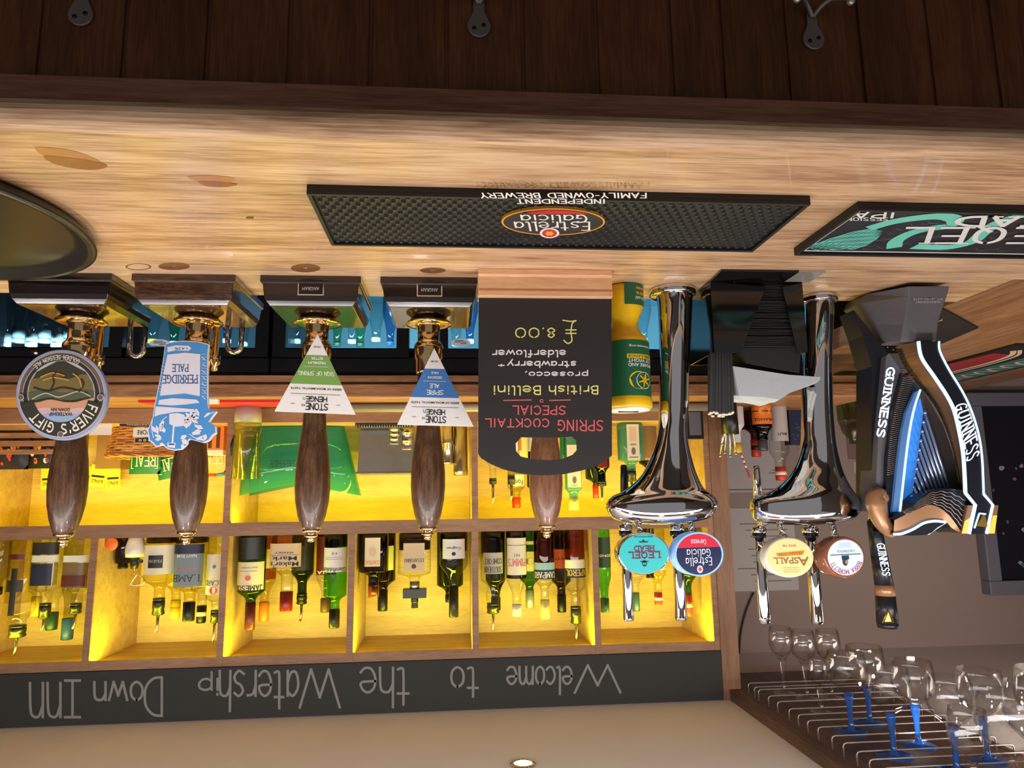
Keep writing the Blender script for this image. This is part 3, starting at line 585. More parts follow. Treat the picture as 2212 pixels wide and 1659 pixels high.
pl([(344, 864), (372, 860), (425, 863), (432, 870), (400, 874), (372, 876), (342, 874)])
pl([(337, 878), (372, 880), (420, 884), (424, 890), (380, 890), (345, 896), (334, 900)])
for k in range(7): ln([(437+2*(k % 2), 772+k*14), (444, 778+k*14)], 1.6)
for k in range(16): ln([(436, 765+k*6), (447, 766+k*6)], .9)
for k in range(9): ln([(349-k*.6, 790+k*7), (356-k*.6, 792+k*7)], .9)
fc.mat(BL).strokes('PERRIDGE', tf(352, 811, 427, 828, Y=C2, off=(0, -.0011, 0)), tf(352, 811, 427, 828, Y=C2).w, tf(352, 811, 427, 828, Y=C2).h, .0015, True)
fc.mat(BL).strokes('PALE', tf(373, 788, 407, 803, Y=C2, off=(0, -.0011, 0)), tf(373, 788, 407, 803, Y=C2).w, tf(373, 788, 407, 803, Y=C2).h, .0014, True)
fc.mat(BL).text('1.4.2%', tf(378, 751, 405, 756, Y=C2, off=(0, -.0011, 0)))
pl([(366, 894), (384, 892), (399, 896), (398, 920), (380, 922), (366, 916)]); ln([(378, 900), (375, 930), (373, 958)], 4); pl([(362, 956), (380, 956), (378, 968), (362, 966)]); ln([(366, 960), (376, 960)], 3, BL, -.0013)
def petal(x, y, a, l, w):
    a = rad(a); u = V((cos(a), sin(a))); n_ = V((-u.y, u.x)); p = V((x, y))
    pl([tuple(p), tuple(p+u*l*.4+n_*w), tuple(p+u*l+n_*w*.4), tuple(p+u*l-n_*w*.4), tuple(p+u*l*.4-n_*w)], z=-.0009)
for a in range(200, 520, 40): petal(413, 905, a-90, 17, 4.5)
for x, y, a, l, w in ((340, 935, 230, 18, 5), (345, 925, 300, 18, 5), (350, 945, 200, 16, 4), (352, 915, 110, 18, 4), (338, 918, 80, 20, 4), (392, 950, 30, 18, 6), (390, 948, 330, 15, 5), (396, 958, 100, 12, 4), (436, 930, 160, 22, 6), (440, 926, 200, 20, 5), (446, 938, 120, 16, 6), (444, 945, 170, 20, 5), (430, 900, 250, 18, 4), (455, 890, 140, 18, 3), (404, 926, 260, 16, 5), (335, 950, 350, 14, 4), (345, 958, 20, 12, 4), (356, 935, 250, 14, 5)): petal(x, y, a, l, w)
for pts in ([(330, 905), (328, 925), (332, 945)], [(410, 938), (425, 947), (445, 950)], [(360, 900), (350, 910), (342, 930)], [(452, 895), (462, 890)], [(420, 915), (428, 925), (432, 938)]): ln(pts, 1.8)
fc.build('printed_face', t)

def tri_clip(A, Bp, C, bands, label, lines):
    t = empty('pump_clip', label, 'pump clip', px((A[0]+Bp[0]+C[0])/3, (A[1]+Bp[1]+C[1])/3, Y=CY), 'pump clips')
    MB().mat(M_white).slab(PP([A, Bp, C], Y=CY), (0, .005, 0)).build('board', t)
    fc = MB()
    # A apex (low in place), Bp left base, C right base in the photo; s runs apex to base
    def at(s, k): 
        l = V(A)+(V(Bp)-V(A))*s; r = V(A)+(V(C)-V(A))*s; return tuple(l+(r-l)*k)
    s0, s1, m = bands
    fc.mat(m).poly(off(PP([at(s0, 0), at(s0, 1), at(s1, 1), at(s1, 0)], Y=CY), -.0003))
    for txt, sa, sb, ka, kb, ink, bold in lines:
        o_ = px(*at(sa, kb), Y=CY); u = px(*at(sa, ka), Y=CY)-o_
        k1 = at(sb, .5); k0 = at(sa, .5)
        f = fr(o_+V((0, -.0007, 0)), u, px(*k1, Y=CY)-px(*k0, Y=CY))
        if txt == '-': fc.mat(ink).add([f(0, 0), f(1, 0), f(1, 1), f(0, 1)], [(0, 1, 2, 3)])
        elif bold: fc.mat(ink).strokes(txt, f, u.length, (px(*k1, Y=CY)-px(*k0, Y=CY)).length, bold, gap=.45)
        else: fc.mat(ink).text(txt, f)
    fc.build('printed_face', t)
GR = mat('clip_green', (112, 160, 78), .5); BU = mat('clip_mid_blue', (60, 116, 184), .5); BW = mat('bright_white_print', (236, 240, 236), .5)
G1 = mat('pale_green_lettering', (140, 180, 100), .5)
tri_clip((686, 722), (593, 888), (768, 895), (.27, .64, GR), 'white triangular pump clip with a green band', [
 ('5.0% ABV', .155, .175, .2, .8, M_ink, 0), ('BITTER', .29, .325, .26, .76, BW, 0), ('PREMIUM', .345, .38, .2, .82, BW, 0), ('-', .412, .416, .15, .85, BW, 0), ('SIGN OF SPRING', .475, .525, .04, .97, BW, .0017),
 ('BEERS OF MONUMENTAL TASTE', .685, .71, .05, .96, M_ink, 0), ('-', .765, .769, .1, .9, M_ink, 0), ('HENGE', .80, .86, .36, .68, M_ink, .0022), ('n', .80, .86, .305, .345, G1, .0030), ('STONE', .885, .965, .37, .68, M_ink, .0023), ('ALES', .90, .925, .31, .365, M_ink, 0), ('EST', .89, .90, .79, .84, M_ink, 0), ('1984', .89, .90, .16, .22, M_ink, 0)])
tri_clip((938, 752), (858, 917), (1023, 921), (.27, .64, BU), 'white triangular pump clip with a blue band, hung beside the blackboard menu', [
 ('3.8% ABV', .165, .185, .2, .8, M_ink, 0), ('PALE', .305, .335, .36, .66, BW, 0), ('SESSION', .365, .395, .26, .76, BW, 0), ('-', .427, .431, .15, .85, BW, 0), ('ALE', .465, .515, .36, .62, BW, .0026), ('SPIRE', .545, .60, .31, .70, BW, .0026),
 ('BEERS OF MONUMENTAL TASTE', .695, .72, .05, .95, M_ink, 0), ('-', .765, .769, .1, .9, M_ink, 0), ('HENGE', .80, .86, .36, .66, M_ink, .0021), ('n', .80, .86, .305, .345, BU, .0029), ('STONE', .885, .965, .36, .66, M_ink, .0022), ('ALES', .90, .925, .305, .355, M_ink, 0), ('EST', .89, .90, .79, .84, M_ink, 0), ('1984', .89, .90, .16, .22, M_ink, 0)])

# ------------------------------------------------------------------ bar runners
def runner(x0, x1, y0, y1, label, studs):
    t = empty('bar_runner', label, 'bar mat', ((x0+x1)/2, (y0+y1)/2, B), 'bar runners')
    h = .0125
    b = MB().mat(M_rubber).box(x0, x1, y0, y1, B+.0004, B+.0075)
    for a in ((x0, x1, y0, y0+.005), (x0, x1, y1-.005, y1), (x0, x0+.005, y0+.005, y1-.005), (x1-.005, x1, y0+.005, y1-.005)): b.box(a[0], a[1], a[2], a[3], B+.0075, B+h)
    b.build('mat', t, bevel=.0006)
    if studs:
        s = MB().mat(M_rub2); nx = int((x1-x0-.016)/.0125); ny = 14
        dx = (x1-x0-.016)/nx; dy = (y1-y0-.016)/ny
        for i in range(nx):
            for j in range(ny):
                xx = x0+.008+dx*(i+.5)+(dx*.25 if j % 2 else -dx*.25); yy = y0+.008+dy*(j+.5)
                a = .0034; c = .0022
                vs = [V((xx+a*cos(k*pi/3), yy+a*sin(k*pi/3), B+.0074)) for k in range(6)]+[V((xx+c*cos(k*pi/3), yy+c*sin(k*pi/3), B+.0112)) for k in range(6)]
                s.add(vs, [(6, 7, 8, 9, 10, 11)]+[(k, (k+1) % 6, (k+1) % 6+6, k+6) for k in range(6)])
        o = s.build('rubber_studs', t); o['kind'] = 'stuff'
    return t
t = runner(-.4505, .1735, .8105, .9865, 'black studded rubber bar runner with an oval badge at its centre', True)
zt = B+.0128
def zp(pts): return PP(pts, Z=zt)
def zel(cx, cy, rx_, ry_, n=40): return zp([(cx+rx_*cos(2*pi*k/n), cy+ry_*sin(2*pi*k/n)) for k in range(n)])
def up(p, d): return [q+V((0, 0, d)) for q in p]
bd = MB().mat(mat('runner_orange', (226, 158, 50), .5)).slab(zel(1195, 479.5, 112, 29), (0, 0, -.004)).mat(M_board2).poly(up(zel(1195, 479.5, 108, 27), .0003))
bd.mat(M_red).poly(up(zp([(1128, 457.5)]+[(1195+(106*cos(a)), 479.5+26.3*sin(a)) for a in [rad(232+k*7.6) for k in range(11)]]+[(1268, 462), (1240, 461), (1195, 461.5), (1150, 461)]), .0006))
bd.mat(M_white)
def ztext(s, x0, y0, x1, y1, pen=None, o=.0009, serif=False, shear=0):
    a, b, c = px(x1, y0, Z=zt), px(x0, y0, Z=zt), px(x1+shear, y1, Z=zt); f = fr(a+V((0, 0, o)), b-a, c-a)
    if pen: bd.strokes(s, f, (b-a).length, (c-a).length, pen, serif)
    else: bd.text(s, f)
ztext('Galicia', 1124, 463, 1268, 479, .0062); ztext('Estrella', 1110, 478, 1274, 496, .0056)
ztext('INDEPENDENT', 1115, 429, 1307, 438, .0042); ztext('FAMILY-OWNED BREWERY', 1035, 415.5, 1396, 426, .0040)
bd.mat(M_white).slab(up(zel(1187, 503, 21, 11, 24), .0004), (0, 0, -.004)).mat(M_red).poly(up(zel(1187, 503, 16, 8.4, 24), .0007)).mat(mat('runner_orange', (226, 158, 50))).poly(up(zp([(1187+(12 if k % 2 else 7)*sin(k*pi/6), 503+(6.4 if k % 2 else 3.8)*cos(k*pi/6)) for k in range(12)]), .001))
bd.build('badge', t)
t = runner(-1.155, -.5215, .8245, .9985, 'black bar runner with a turquoise coil and white border, cut off at the edge', False)
TQ = mat('runner_turquoise', (112, 206, 188), .5); TQ2 = mat('runner_dark_teal', (58, 112, 108), .5)
bd = MB().mat(mat('runner_print_black', (30, 29, 33), .5)); zt = B+.0078
bd.box(-1.15, -.5265, .8295, .9935, B+.0072, B+.0078)
bd.mat(M_white)
for a in ((-1.146, -.5305, .8345, .8375), (-1.146, -.5305, .9865, .9895), (-.5335, -.5305, .8375, .9865), (-1.146, -1.143, .8375, .9865)): bd.box(a[0], a[1], a[2], a[3], B+.0078, B+.0081)
SW = mat('runner_swirl', (88, 86, 92), .5); bd.mat(SW)
for k in range(70):
    xx = random.uniform(-1.12, -.56); yy = random.uniform(.846, .978); r = random.uniform(.006, .018)
    for q in range(2): bd.ribbon2([(xx+(r+q*.004)*cos(a), yy+(r+q*.004)*.7*sin(a)) for a in [random.uniform(0, 1)+j*.5 for j in range(6)]], .0012, lambda a, b: V((min(max(a, -1.14), -.536), min(max(b, .84), .984), B+.0081)))
for path in ([(1890, 489), (1930, 478), (1990, 469), (2040, 467), (2064, 475), (2050, 487), (2000, 494), (1962, 505), (1936, 520), (1932, 531)], [(1985, 532), (2050, 533), (2098, 522), (2120, 505), (2150, 483), (2212, 463), (2290, 452)]):
    bd.mat(TQ).ribbon2(crom([tuple(px(*q, Z=zt).xy) for q in path], 6), .021, lambda a, b: V((a, b, B+.0084)))
# a fan of curls at the corner where the coil ends
te = crom([(1905, 497), (1880, 493), (1840, 500), (1800, 512), (1765, 524), (1748, 533)], 5); be = crom([(1902, 506), (1885, 522), (1862, 533), (1840, 538), (1800, 538), (1765, 539)], 5)
zf_ = lambda q, d: px(q[0], q[1], Z=zt)+V((0, 0, d))
bd.mat(TQ2).poly([zf_(q, .0004) for q in te+be[::-1]]); bd.mat(TQ)
for k in range(15):
    s = (k+.5)/15
    bd.ribbon2([(a_[0]*(1-s)+b_[0]*s, a_[1]*(1-s)+b_[1]*s+.8*sin(i*1.1+k*1.7)) for i, (a_, b_) in enumerate(zip(te, be))], 1.3, lambda a, b: zf_((a, b), .0007))
bd.mat(M_white)
ztext('IPA', 1845, 455, 1935, 469, .0075, o=.0012, shear=-4); ztext('SESSION', 1828, 468, 1918, 475, .0022, o=.0012)
ztext('LEQEL', 1962, 490, 2330, 523, .0085, o=.0014, serif=True, shear=-30) 
ztext('HEAD', 2070, 466, 2330, 486, .0085, o=.0014, serif=True, shear=-14)
bd.build('print', t)

# ------------------------------------------------------------------ round tray
MB().mat(mat('tray_black', (36, 34, 30), .32)).lathe([(0, .004), (.205, .004), (.215, .006), (.226, .017), (.233, .0185), (.2385, .017), (.2385, .013), (.232, .004), (.225, .0005), (0, .0005)], 72, (.727, .92, B)).build('serving_tray', loc=(.727, .92, B))
tag(bpy.data.objects['serving_tray'], 'round black rimmed serving tray lying on the bar', 'tray')

# ------------------------------------------------------------------ blackboard menu in its wooden foot
MY = 1.128
t = empty('menu_board', 'blackboard menu with a cut-out handle in a pale wooden foot', 'menu', px(1177, 585, Z=B))
a = px(1322, 583, Y=MY-.012); b = px(1033, 581, Y=MY-.012)
zf = px(1177, 640, Y=MY-.012).z
x0, x1 = a.x, b.x
prof = [(MY-.012, B), (MY-.012, B+.009), (MY-.0095, B+.013), (MY-.0095, zf-.012), (MY-.012, zf-.009), (MY-.012, zf), (MY+.028, zf), (MY+.028, B)]
MB().mat(M_copper).slab([(x0, y, z) for y, z in prof], (x1-x0, 0, 0)).build('foot', t, bevel=.001)
L0, R0_ = 1319, 1034
outl = [(1321, 632), (1034, 632), (1033, 980), (1040, 990), (1060, 1002), (1085, 1013), (1115, 1021), (1150, 1026.5), (1185, 1027), (1220, 1024), (1255, 1017), (1285, 1008), (1308, 995), (1322, 984)]
hole = [(1126, 944), (1150, 945), (1180, 946), (1210, 945), (1236, 943), (1246, 952), (1247, 972), (1238, 982), (1215, 991), (1185, 994), (1150, 992), (1125, 986), (1115, 975), (1114, 958)]
o3 = PP(outl, Y=MY); h3 = PP(hole, Y=MY)
# faces between the outline and the hole, front and back
mb = MB().mat(M_board2)
def keyhole(dy):
    o_ = off(o3, dy); h_ = off(h3, dy)
    oo = o_[8:]+o_[:9]; hh = h_[10:]+h_[:11]
    # make the hole run the other way to the outline
    area = lambda P_: sum(P_[i].x*P_[(i+1) % len(P_)].z-P_[(i+1) % len(P_)].x*P_[i].z for i in range(len(P_)))
    if area(oo)*area(hh) > 0: hh = hh[::-1]
    return oo, hh
for dy in (0, .006):
    oo, hh = keyhole(dy); mb.poly(oo+hh)
n = len(o3); mb.add(o3+off(o3, .006), [(i, (i+1) % n, (i+1) % n+n, i+n) for i in range(n)])
n = len(h3); mb.add(h3+off(h3, .006), [(i, (i+1) % n, (i+1) % n+n, i+n) for i in range(n)])
mb.build('board', t)
PK = mat('pink_chalk', (206, 92, 92), .8); YC = mat('yellow_chalk', (222, 218, 130), .8); WC = mat('white_chalk', (224, 224, 224), .8)
def chalk(s, x0, y0, x1, y1, m, pen=.0022, k=1.0, gap=.9):
    f = tf(x0, y0, x1, y1, Y=MY); g = lambda u, v: f(u, v*k); MB().mat(m).strokes(s, g, f.w, f.h*k, pen, gap=gap).build('chalk_word', t)
chalk('SPRING', 1205, 908, 1303, 930, PK); chalk('COCKTAIL', 1049, 905, 1186, 922, PK); chalk('SPECIAL', 1108, 877, 1222, 895, PK)
lt = MB()
for a_ in ((1088, 1147), (1187, 1232)): lt.mat(PK).ribbon2([(a_[0], 865), (a_[1], 864)], 2.6, lambda a, b: px(a, b, Y=MY)+V((0, -.0006, 0)))
lt.mat(PK).ribbon2([(1170+3.5*cos(k*pi/5), 866+3*sin(k*pi/5)) for k in range(11)], 2, lambda a, b: px(a, b, Y=MY)+V((0, -.0006, 0)))
lt.build('chalk_rule', t)
chalk('British', 1186, 834, 1292, 851, YC); chalk('Bellini', 1066, 834, 1168, 852, YC)
chalk('prosecco,', 1135, 804, 1270, 811, WC, k=1.5); chalk('strawberry', 1097, 781, 1244, 789, WC, k=1.5); chalk('+', 1077, 786, 1089, 796, WC)
chalk('elderflower', 1064, 757, 1222, 769, WC, k=1.1)
chalk('\u00a3', 1216, 692, 1246, 742, YC); chalk('8.00', 1113, 709, 1200, 729, YC)

# ------------------------------------------------------------------ charity collecting tin
TY = 1.215; tc = px(1352, 612, Z=B); tx = px(1352, 760, Y=TY).x
M_yel = mat('yellow_plastic', (236, 190, 16), .35); M_tgr = mat('dark_green_label', (26, 92, 58), .45)
t = empty('collecting_tin', 'yellow waisted charity collecting tin with a green label', 'collecting tin', (tx, TY, B))
zz = lambda y: px(1355, y, Y=TY).z
u = pxm(1, TY)
prof = [(0, B+.0005), (40*u, B+.0005), (44*u, B+.004), (44*u, zz(650)), (42*u, zz(668)), (31*u, zz(690)), (28*u, zz(702)), (31*u, zz(715)), (44*u, zz(732)), (50*u, zz(740)), (50.5*u, zz(745)), (51*u, zz(862)), (53*u, zz(866)), (53*u, zz(880)), (50*u, zz(884)), (0, zz(884))]
MB().mat(M_yel).lathe(prof, 40, (tx, TY, 0)).build('body', t)
MB().mat(M_white).lathe([(0, zz(884)-.0005), (48*u, zz(884)-.0005), (47*u, zz(888)), (0, zz(889))], 36, (tx, TY, 0)).build('lid', t)
MB().mat(M_black).box(tx-.018, tx+.018, TY-.002, TY+.002, zz(888)-.001, zz(889)+.0015).build('coin_slot', t)
lb = MB().mat(M_tgr)
def cyl(r, z0, z1, a0, a1): return lambda uu, v: V((tx+r*sin(rad(a0+(a1-a0)*uu)), TY-r*cos(rad(a0+(a1-a0)*uu)), z0+(z1-z0)*v))
def patchc(mb, f, n=24): mb.add([f(k/n, 0) for k in range(n+1)]+[f(k/n, 1) for k in range(n+1)], [(k, k+1, k+n+2, k+n+1) for k in range(n)], True)
r = 51.4*u
patchc(lb, cyl(r, zz(744), zz(861), -178, 178), 60)
lb.mat(M_white); r2 = r+.0003
lb.text('HAMPSHIRE AND', cyl(r2, zz(793), zz(800), -82, 10)); lb.text('ISLE OF WIGHT', cyl(r2, zz(784), zz(791), -82, 10)); lb.text('www.hiowaa.org', cyl(r2, zz(754), zz(760), -82, 6))
lb.mat(M_yel); patchc(lb, cyl(r2, zz(774), zz(783), -84, 12)); lb.mat(M_tgr).text('AIR AMBULANCE', cyl(r2+.0003, zz(776), zz(781.5), -81, 9))
ce = lambda ax_, zx: V((tx+r2*sin(rad(ax_)), TY-r2*cos(rad(ax_)), zx))
def ccirc(a0, z0, ra, rz_, m, o): lb.mat(m); rr = r2+o; lb.poly([V((tx+rr*sin(rad(a0+ra*cos(k*pi/12))), TY-rr*cos(rad(a0+ra*cos(k*pi/12))), z0+rz_*sin(k*pi/12))) for k in range(24)])
zc_ = zz(829); hz = (zz(848)-zz(810))/2
ccirc(-16, zc_, 25, hz, M_yel, .0002); ccirc(-30, zc_, 22, hz*.95, M_white, .0006); ccirc(-30, zc_, 20, hz*.85, M_tgr, .001)
lb.mat(M_yel)
for k in range(6):
    a_ = k*pi/3+.3; rr = r2+.0016
    q = lambda ra, s: V((tx+rr*sin(rad(-30+ra*17*cos(a_)+s*cos(a_+pi/2))), TY-rr*cos(rad(-30+ra*17*cos(a_)+s*cos(a_+pi/2))), zc_+ra*hz*.75*sin(a_)+s*hz/22*sin(a_+pi/2)))
    lb.poly([q(.1, -2), q(1, -1.5), q(1, 1.5), q(.1, 2)])
lb.build('body_label', t)
lb = MB().mat(M_tgr); r = 44.4*u; patchc(lb, cyl(r, zz(618), zz(668), -62, 12)); 
lb.mat(M_yel); 
for s, ya, yb in (('donate', 630, 637), ('scan to', 640, 647)): lb.text(s, cyl(r+.0003, zz(ya), zz(yb), -56, -24))
lb.mat(M_white).text('No cash?', cyl(r+.0003, zz(650), zz(657), -56, -20)); lb.build('base_label', t)
# ------------------------------------------------------------------ chrome beer fonts
M_lensrim = mat('lens_rim', (150, 190, 226), .2, emit=(90, 150, 230), es=.5)
def beer_font(label, FY, prof, taps, lens, noz):
    b = px(prof[0][1]+0, 622, Y=FY)
    c0 = px((prof[0][1]+prof[0][2])/2, prof[0][0], Y=FY)
    t = empty('beer_font', label, 'beer font', (c0.x, FY, B), 'chrome beer fonts')
    rings = []; zs = []
    for y, xl, xr, dep in prof:
        P1, P2 = px(xl, y, Y=FY), px(xr, y, Y=FY); c = (P1.x+P2.x)/2; a = (P1.x-P2.x)/2
        rings.append((c, a, dep, P1.z))
    # resample smoothly up the height
    n = 36; vs = []
    pts = [(r[0], r[1], r[2], r[3]) for r in rings]
    sm = []
    for i in range(len(pts)-1):
        p0, p1, p2, p3 = pts[max(i-1, 0)], pts[i], pts[i+1], pts[min(i+2, len(pts)-1)]
        for k in range(4):
            s = k/4; sm.append(tuple(.5*((2*p1[j])+(p2[j]-p0[j])*s+(2*p0[j]-5*p1[j]+4*p2[j]-p3[j])*s*s+(3*p1[j]-p0[j]-3*p2[j]+p3[j])*s**3) for j in range(4)))
    sm.append(pts[-1])
    L = [[V((c+a*cos(2*pi*k/n), FY+d*sin(2*pi*k/n), z)) for k in range(n)] for c, a, d, z in sm]
    MB().mat(M_chrome).loft(L).build('column', t)
    zc = rings[1][3]; c, a, d, z = rings[0]
    MB().mat(M_chrome).lathe([(0, B+.0004), (a*1.12, B+.0004), (a*1.14, B+.003), (a*1.14, B+.012), (a*1.04, B+.014), (0, B+.014)], 36, (c, FY, 0)).build('base_collar', t)
    ztop = rings[-1][3]
    for x0, x1, ya, yb, paddle in taps:
        yy = FY+.052; p0 = px((x0+x1)/2, ya, Y=yy); p1 = px((x0+x1)/2+ (2 if not paddle else -4), yb, Y=yy); w = pxm(x1-x0, yy)/2
        h = MB().mat(M_chrome)
        if paddle:
            h.lathe([(0, 0), (w*.8, 0), (w*.95, .3*(p1.z-p0.z)), (w*1.1, .6*(p1.z-p0.z)), (w*1.25, .92*(p1.z-p0.z)), (w*1.0, .985*(p1.z-p0.z)), (0, p1.z-p0.z)], 24, p0, 2, 1, .6)
        else:
            h.lathe([(0, 0), (w*.85, 0), (w*.95, .5*(p1.z-p0.z)), (w*1.05, .97*(p1.z-p0.z)), (w*.9, p1.z-p0.z), (0, p1.z-p0.z+.0004)], 24, p0, 2.6)
        h = h.build('tap_handle', t)
        MB().mat(M_chrome).lathe([(0, -.001), (w*1.3, -.001), (w*1.45, .002), (w*1.45, .008), (w*1.25, .0095), (0, .0095)], 24, p0-V((0, 0, .004))).mat(mat('dark_collar', (18, 22, 40), .15)).lathe([(0, .0095), (w*1.3, .0095), (w*1.3, .018), (0, .018)], 24, p0-V((0, 0, .004))).build('collar', t)
        MB().mat(M_chrome).tube([p0-V((0, 0, .003)), V((p0.x, FY+.03, ztop-.006)), V((p0.x*.7+.3*sm[-6][0], FY, ztop-.02))], .008, 10).build('tap_stem', t)
    for x0, x1, ya, yb, m in noz:
        yy = FY+.06; p0 = px((x0+x1)/2, ya, Y=yy); p1 = px((x0+x1)/2, yb, Y=yy); w = pxm(x1-x0, yy)/2
        MB().mat(m).lathe([(0, 0), (w*.55, 0), (w*.7, .004), (w, p1.z-p0.z), (0, p1.z-p0.z)], 20, p0).mat(M_chrome).lathe([(0, p1.z-p0.z), (w*1.2, p1.z-p0.z), (w*1.2, ztop-.02-p0.z), (0, ztop-.02-p0.z)], 16, p0).build('nozzle', t)
    for cx, cy, rx_, ry_, face, art, tilt in lens:
        LY = FY-.045; cc = px(cx, cy, Y=LY); a = pxm(rx_, LY); bb = pxm(ry_, LY)
        # lens stands on a short stalk, slightly turned about the vertical
        ct, st = cos(tilt), sin(tilt)
        T = lambda u, w, d: V((cc.x+u*ct+d*st, LY+u*st*-1*-1*0+d*ct-u*st, cc.z+w))
        q = [(a*cos(2*pi*k/40), bb*sin(2*pi*k/40)) for k in range(40)]
        R = lambda k, d: [T(u*k, w*k, d) for u, w in q]
        ln = MB().mat(face[1] if len(face) > 1 else M_lensrim).loft([R(.90, .030), R(.98, .028), R(1.0, .022), R(1.0, .006), R(.97, .001), R(.93, 0)], cap=True)
        l = ln.build('lens', t)
        fc = MB().mat(face[0]).poly(R(.93, -.0004)); art(fc, lambda u, w, o=0: T(u*a, w*bb, -.0007-o), a, bb)
        fc.build('lit_face', l)
        MB().mat(M_chrome).tube([T(0, -bb*.9, .016), T(0, -bb*1.1, .022), V((cc.x, FY-.01, ztop-.004))], .0055, 10).build('stalk', l)
    return t
def em(name, c, s=.85): return mat(name, tuple(v*.7 for v in c), .3, emit=c, es=s*.62)
TEAL = em('lit_teal', (60, 190, 190)); LRED = em('lit_maroon', (130, 40, 80), .5); LNAV = em('lit_navy', (24, 34, 80), .6); LR = em('lit_red', (214, 40, 66), .8); LW = em('lit_white', (226, 236, 246), .9)
LCR = em('lit_cream', (240, 222, 150), .8); LBR = em('lit_amber_print', (160, 110, 50), .5); LSIL = mat('lens_silver_rim', (226, 226, 226), .25, .2); LAMB = mat('lens_amber_rim', (150, 92, 66), .15, trans=.3)
LBLUE = em('lit_pale_blue', (150, 200, 246), .9); LMAG = em('lit_magenta', (170, 30, 90), .5); LTL = em('lit_dark_teal', (40, 80, 90), .5)
def box2(fc, f, x0, x1, y0, y1, o=0): fc.add([f(x0, y0, o), f(x1, y0, o), f(x1, y1, o), f(x0, y1, o)], [(0, 1, 2, 3)])
def wr(fc, f, a, b, s, x0, x1, y0, y1, pen=0, serif=False, o=.0003):
    g = lambda u, v: f(x0+(x1-x0)*u, y0+(y1-y0)*v, o)
    if pen: fc.strokes(s, g, (x1-x0)*a, (y1-y0)*b, pen, serif)
    else: fc.text(s, g)
def ell2(fc, f, cx, cy, r1, r2, o=0, n=20): fc.poly([f(cx+r1*cos(2*pi*k/n), cy+r2*sin(2*pi*k/n), o) for k in range(n)])
def art_teal(fc, f, a, b):
    fc.mat(LRED); wr(fc, f, a, b, 'LEQEL', -.6, .58, -.08, .2, .0042, True); wr(fc, f, a, b, 'HEAD', -.38, .36, -.36, -.14, .0036, True)
    fc.mat(LTL); ell2(fc, f, .0, .45, .10, .16); box2(fc, f, -.16, .16, .34, .39); fc.mat(TEAL); ell2(fc, f, -.03, .47, .03, .04, .0002); ell2(fc, f, .04, .47, .03, .04, .0002)
    fc.mat(LTL); wr(fc, f, a, b, 'BREWHOUSE', -.36, .36, -.84, -.76); fc.poly([f(-.14, -.52), f(.14, -.52), f(.2, -.6), f(.08, -.58), f(0, -.68), f(-.08, -.58), f(-.2, -.6)])
def art_star(fc, f, a, b):
    pts = [f(.93*cos(t_), .93*sin(t_), -.0002) for t_ in [rad(199+k*(341-199)/20) for k in range(21)]]
    fc.mat(LR).poly(pts); fc.mat(LW); wr(fc, f, a, b, 'Estrella', -.5, .56, .16, .5, .0036); wr(fc, f, a, b, 'Galicia', -.46, .5, -.22, .1, .0040)
    wr(fc, f, a, b, 'Cerveza', -.3, .3, -.66, -.44, .0020); ell2(fc, f, 0, .68, .12, .17); fc.mat(LR)
    fc.poly([f((.10 if k % 2 else .05)*sin(k*pi/6), .68+(.14 if k % 2 else .07)*cos(k*pi/6), .0003) for k in range(12)])
    fc.mat(LBLUE)
    n = 48; fc.add([f(cos(2*pi*k/n), sin(2*pi*k/n), .0001) for k in range(n)]+[f(.93*cos(2*pi*k/n), .93*sin(2*pi*k/n), .0001) for k in range(n)], [(k, (k+1) % n, (k+1) % n+n, k+n) for k in range(n)])
def art_cream(fc, f, a, b):
    fc.mat(LBR); wr(fc, f, a, b, 'A', -.72, -.36, .02, .38, .0034, True); wr(fc, f, a, b, 'SPALL', -.34, .66, .02, .28, .0032, True)
    fc.mat(em('lit_orange_banner', (214, 150, 50), .7)); fc.poly([f(-.62, -.34), f(.56, -.22), f(.5, -.05), f(-.5, -.1), f(-.58, -.2)])
    fc.mat(em('lit_dark_orange', (190, 96, 30), .6)); wr(fc, f, a, b, 'DRAUGHT', -.5, .02, -.26, -.14); wr(fc, f, a, b, 'CYDER', .1, .46, -.2, -.1); fc.mat(LBR); wr(fc, f, a, b, 'SINCE 1728', -.28, .26, -.62, -.52)
    for k in range(3): box2(fc, f, -.34, .3, .5+.1*k, .515+.1*k)
def art_white(fc, f, a, b):
    fc.mat(em('lit_ice', (220, 232, 250), .95)); n = 40
    fc.poly([f(.86*cos(2*pi*k/n), .86*sin(2*pi*k/n), .0002) for k in range(n)])
    fc.mat(LMAG)
    g = lambda u, v: f((.62+.2*v)*sin(rad(-68+136*u)), (.62+.2*v)*cos(rad(-68+136*u))-.02, .0005)
    fc.strokes('BIRRA MORETTI', g, .075, .0085, .0021, True)
    fc.mat(LTL); box2(fc, f, -.74, .74, -.16, -.12, .0004); wr(fc, f, a, b, "L'AUTENTICA", -.44, .4, -.36, -.24)
    ell2(fc, f, .04, .2, .14, .2, .0004); box2(fc, f, -.16, .2, -.1, .1, .0004); fc.mat(em('lit_skin', (206, 150, 110), .6)); ell2(fc, f, -.02, .22, .07, .1, .0006)
    fc.mat(LBLUE)
    for k in range(5): box2(fc, f, -.3, .3, -.5-.05*k, -.485-.05*k, .0004)
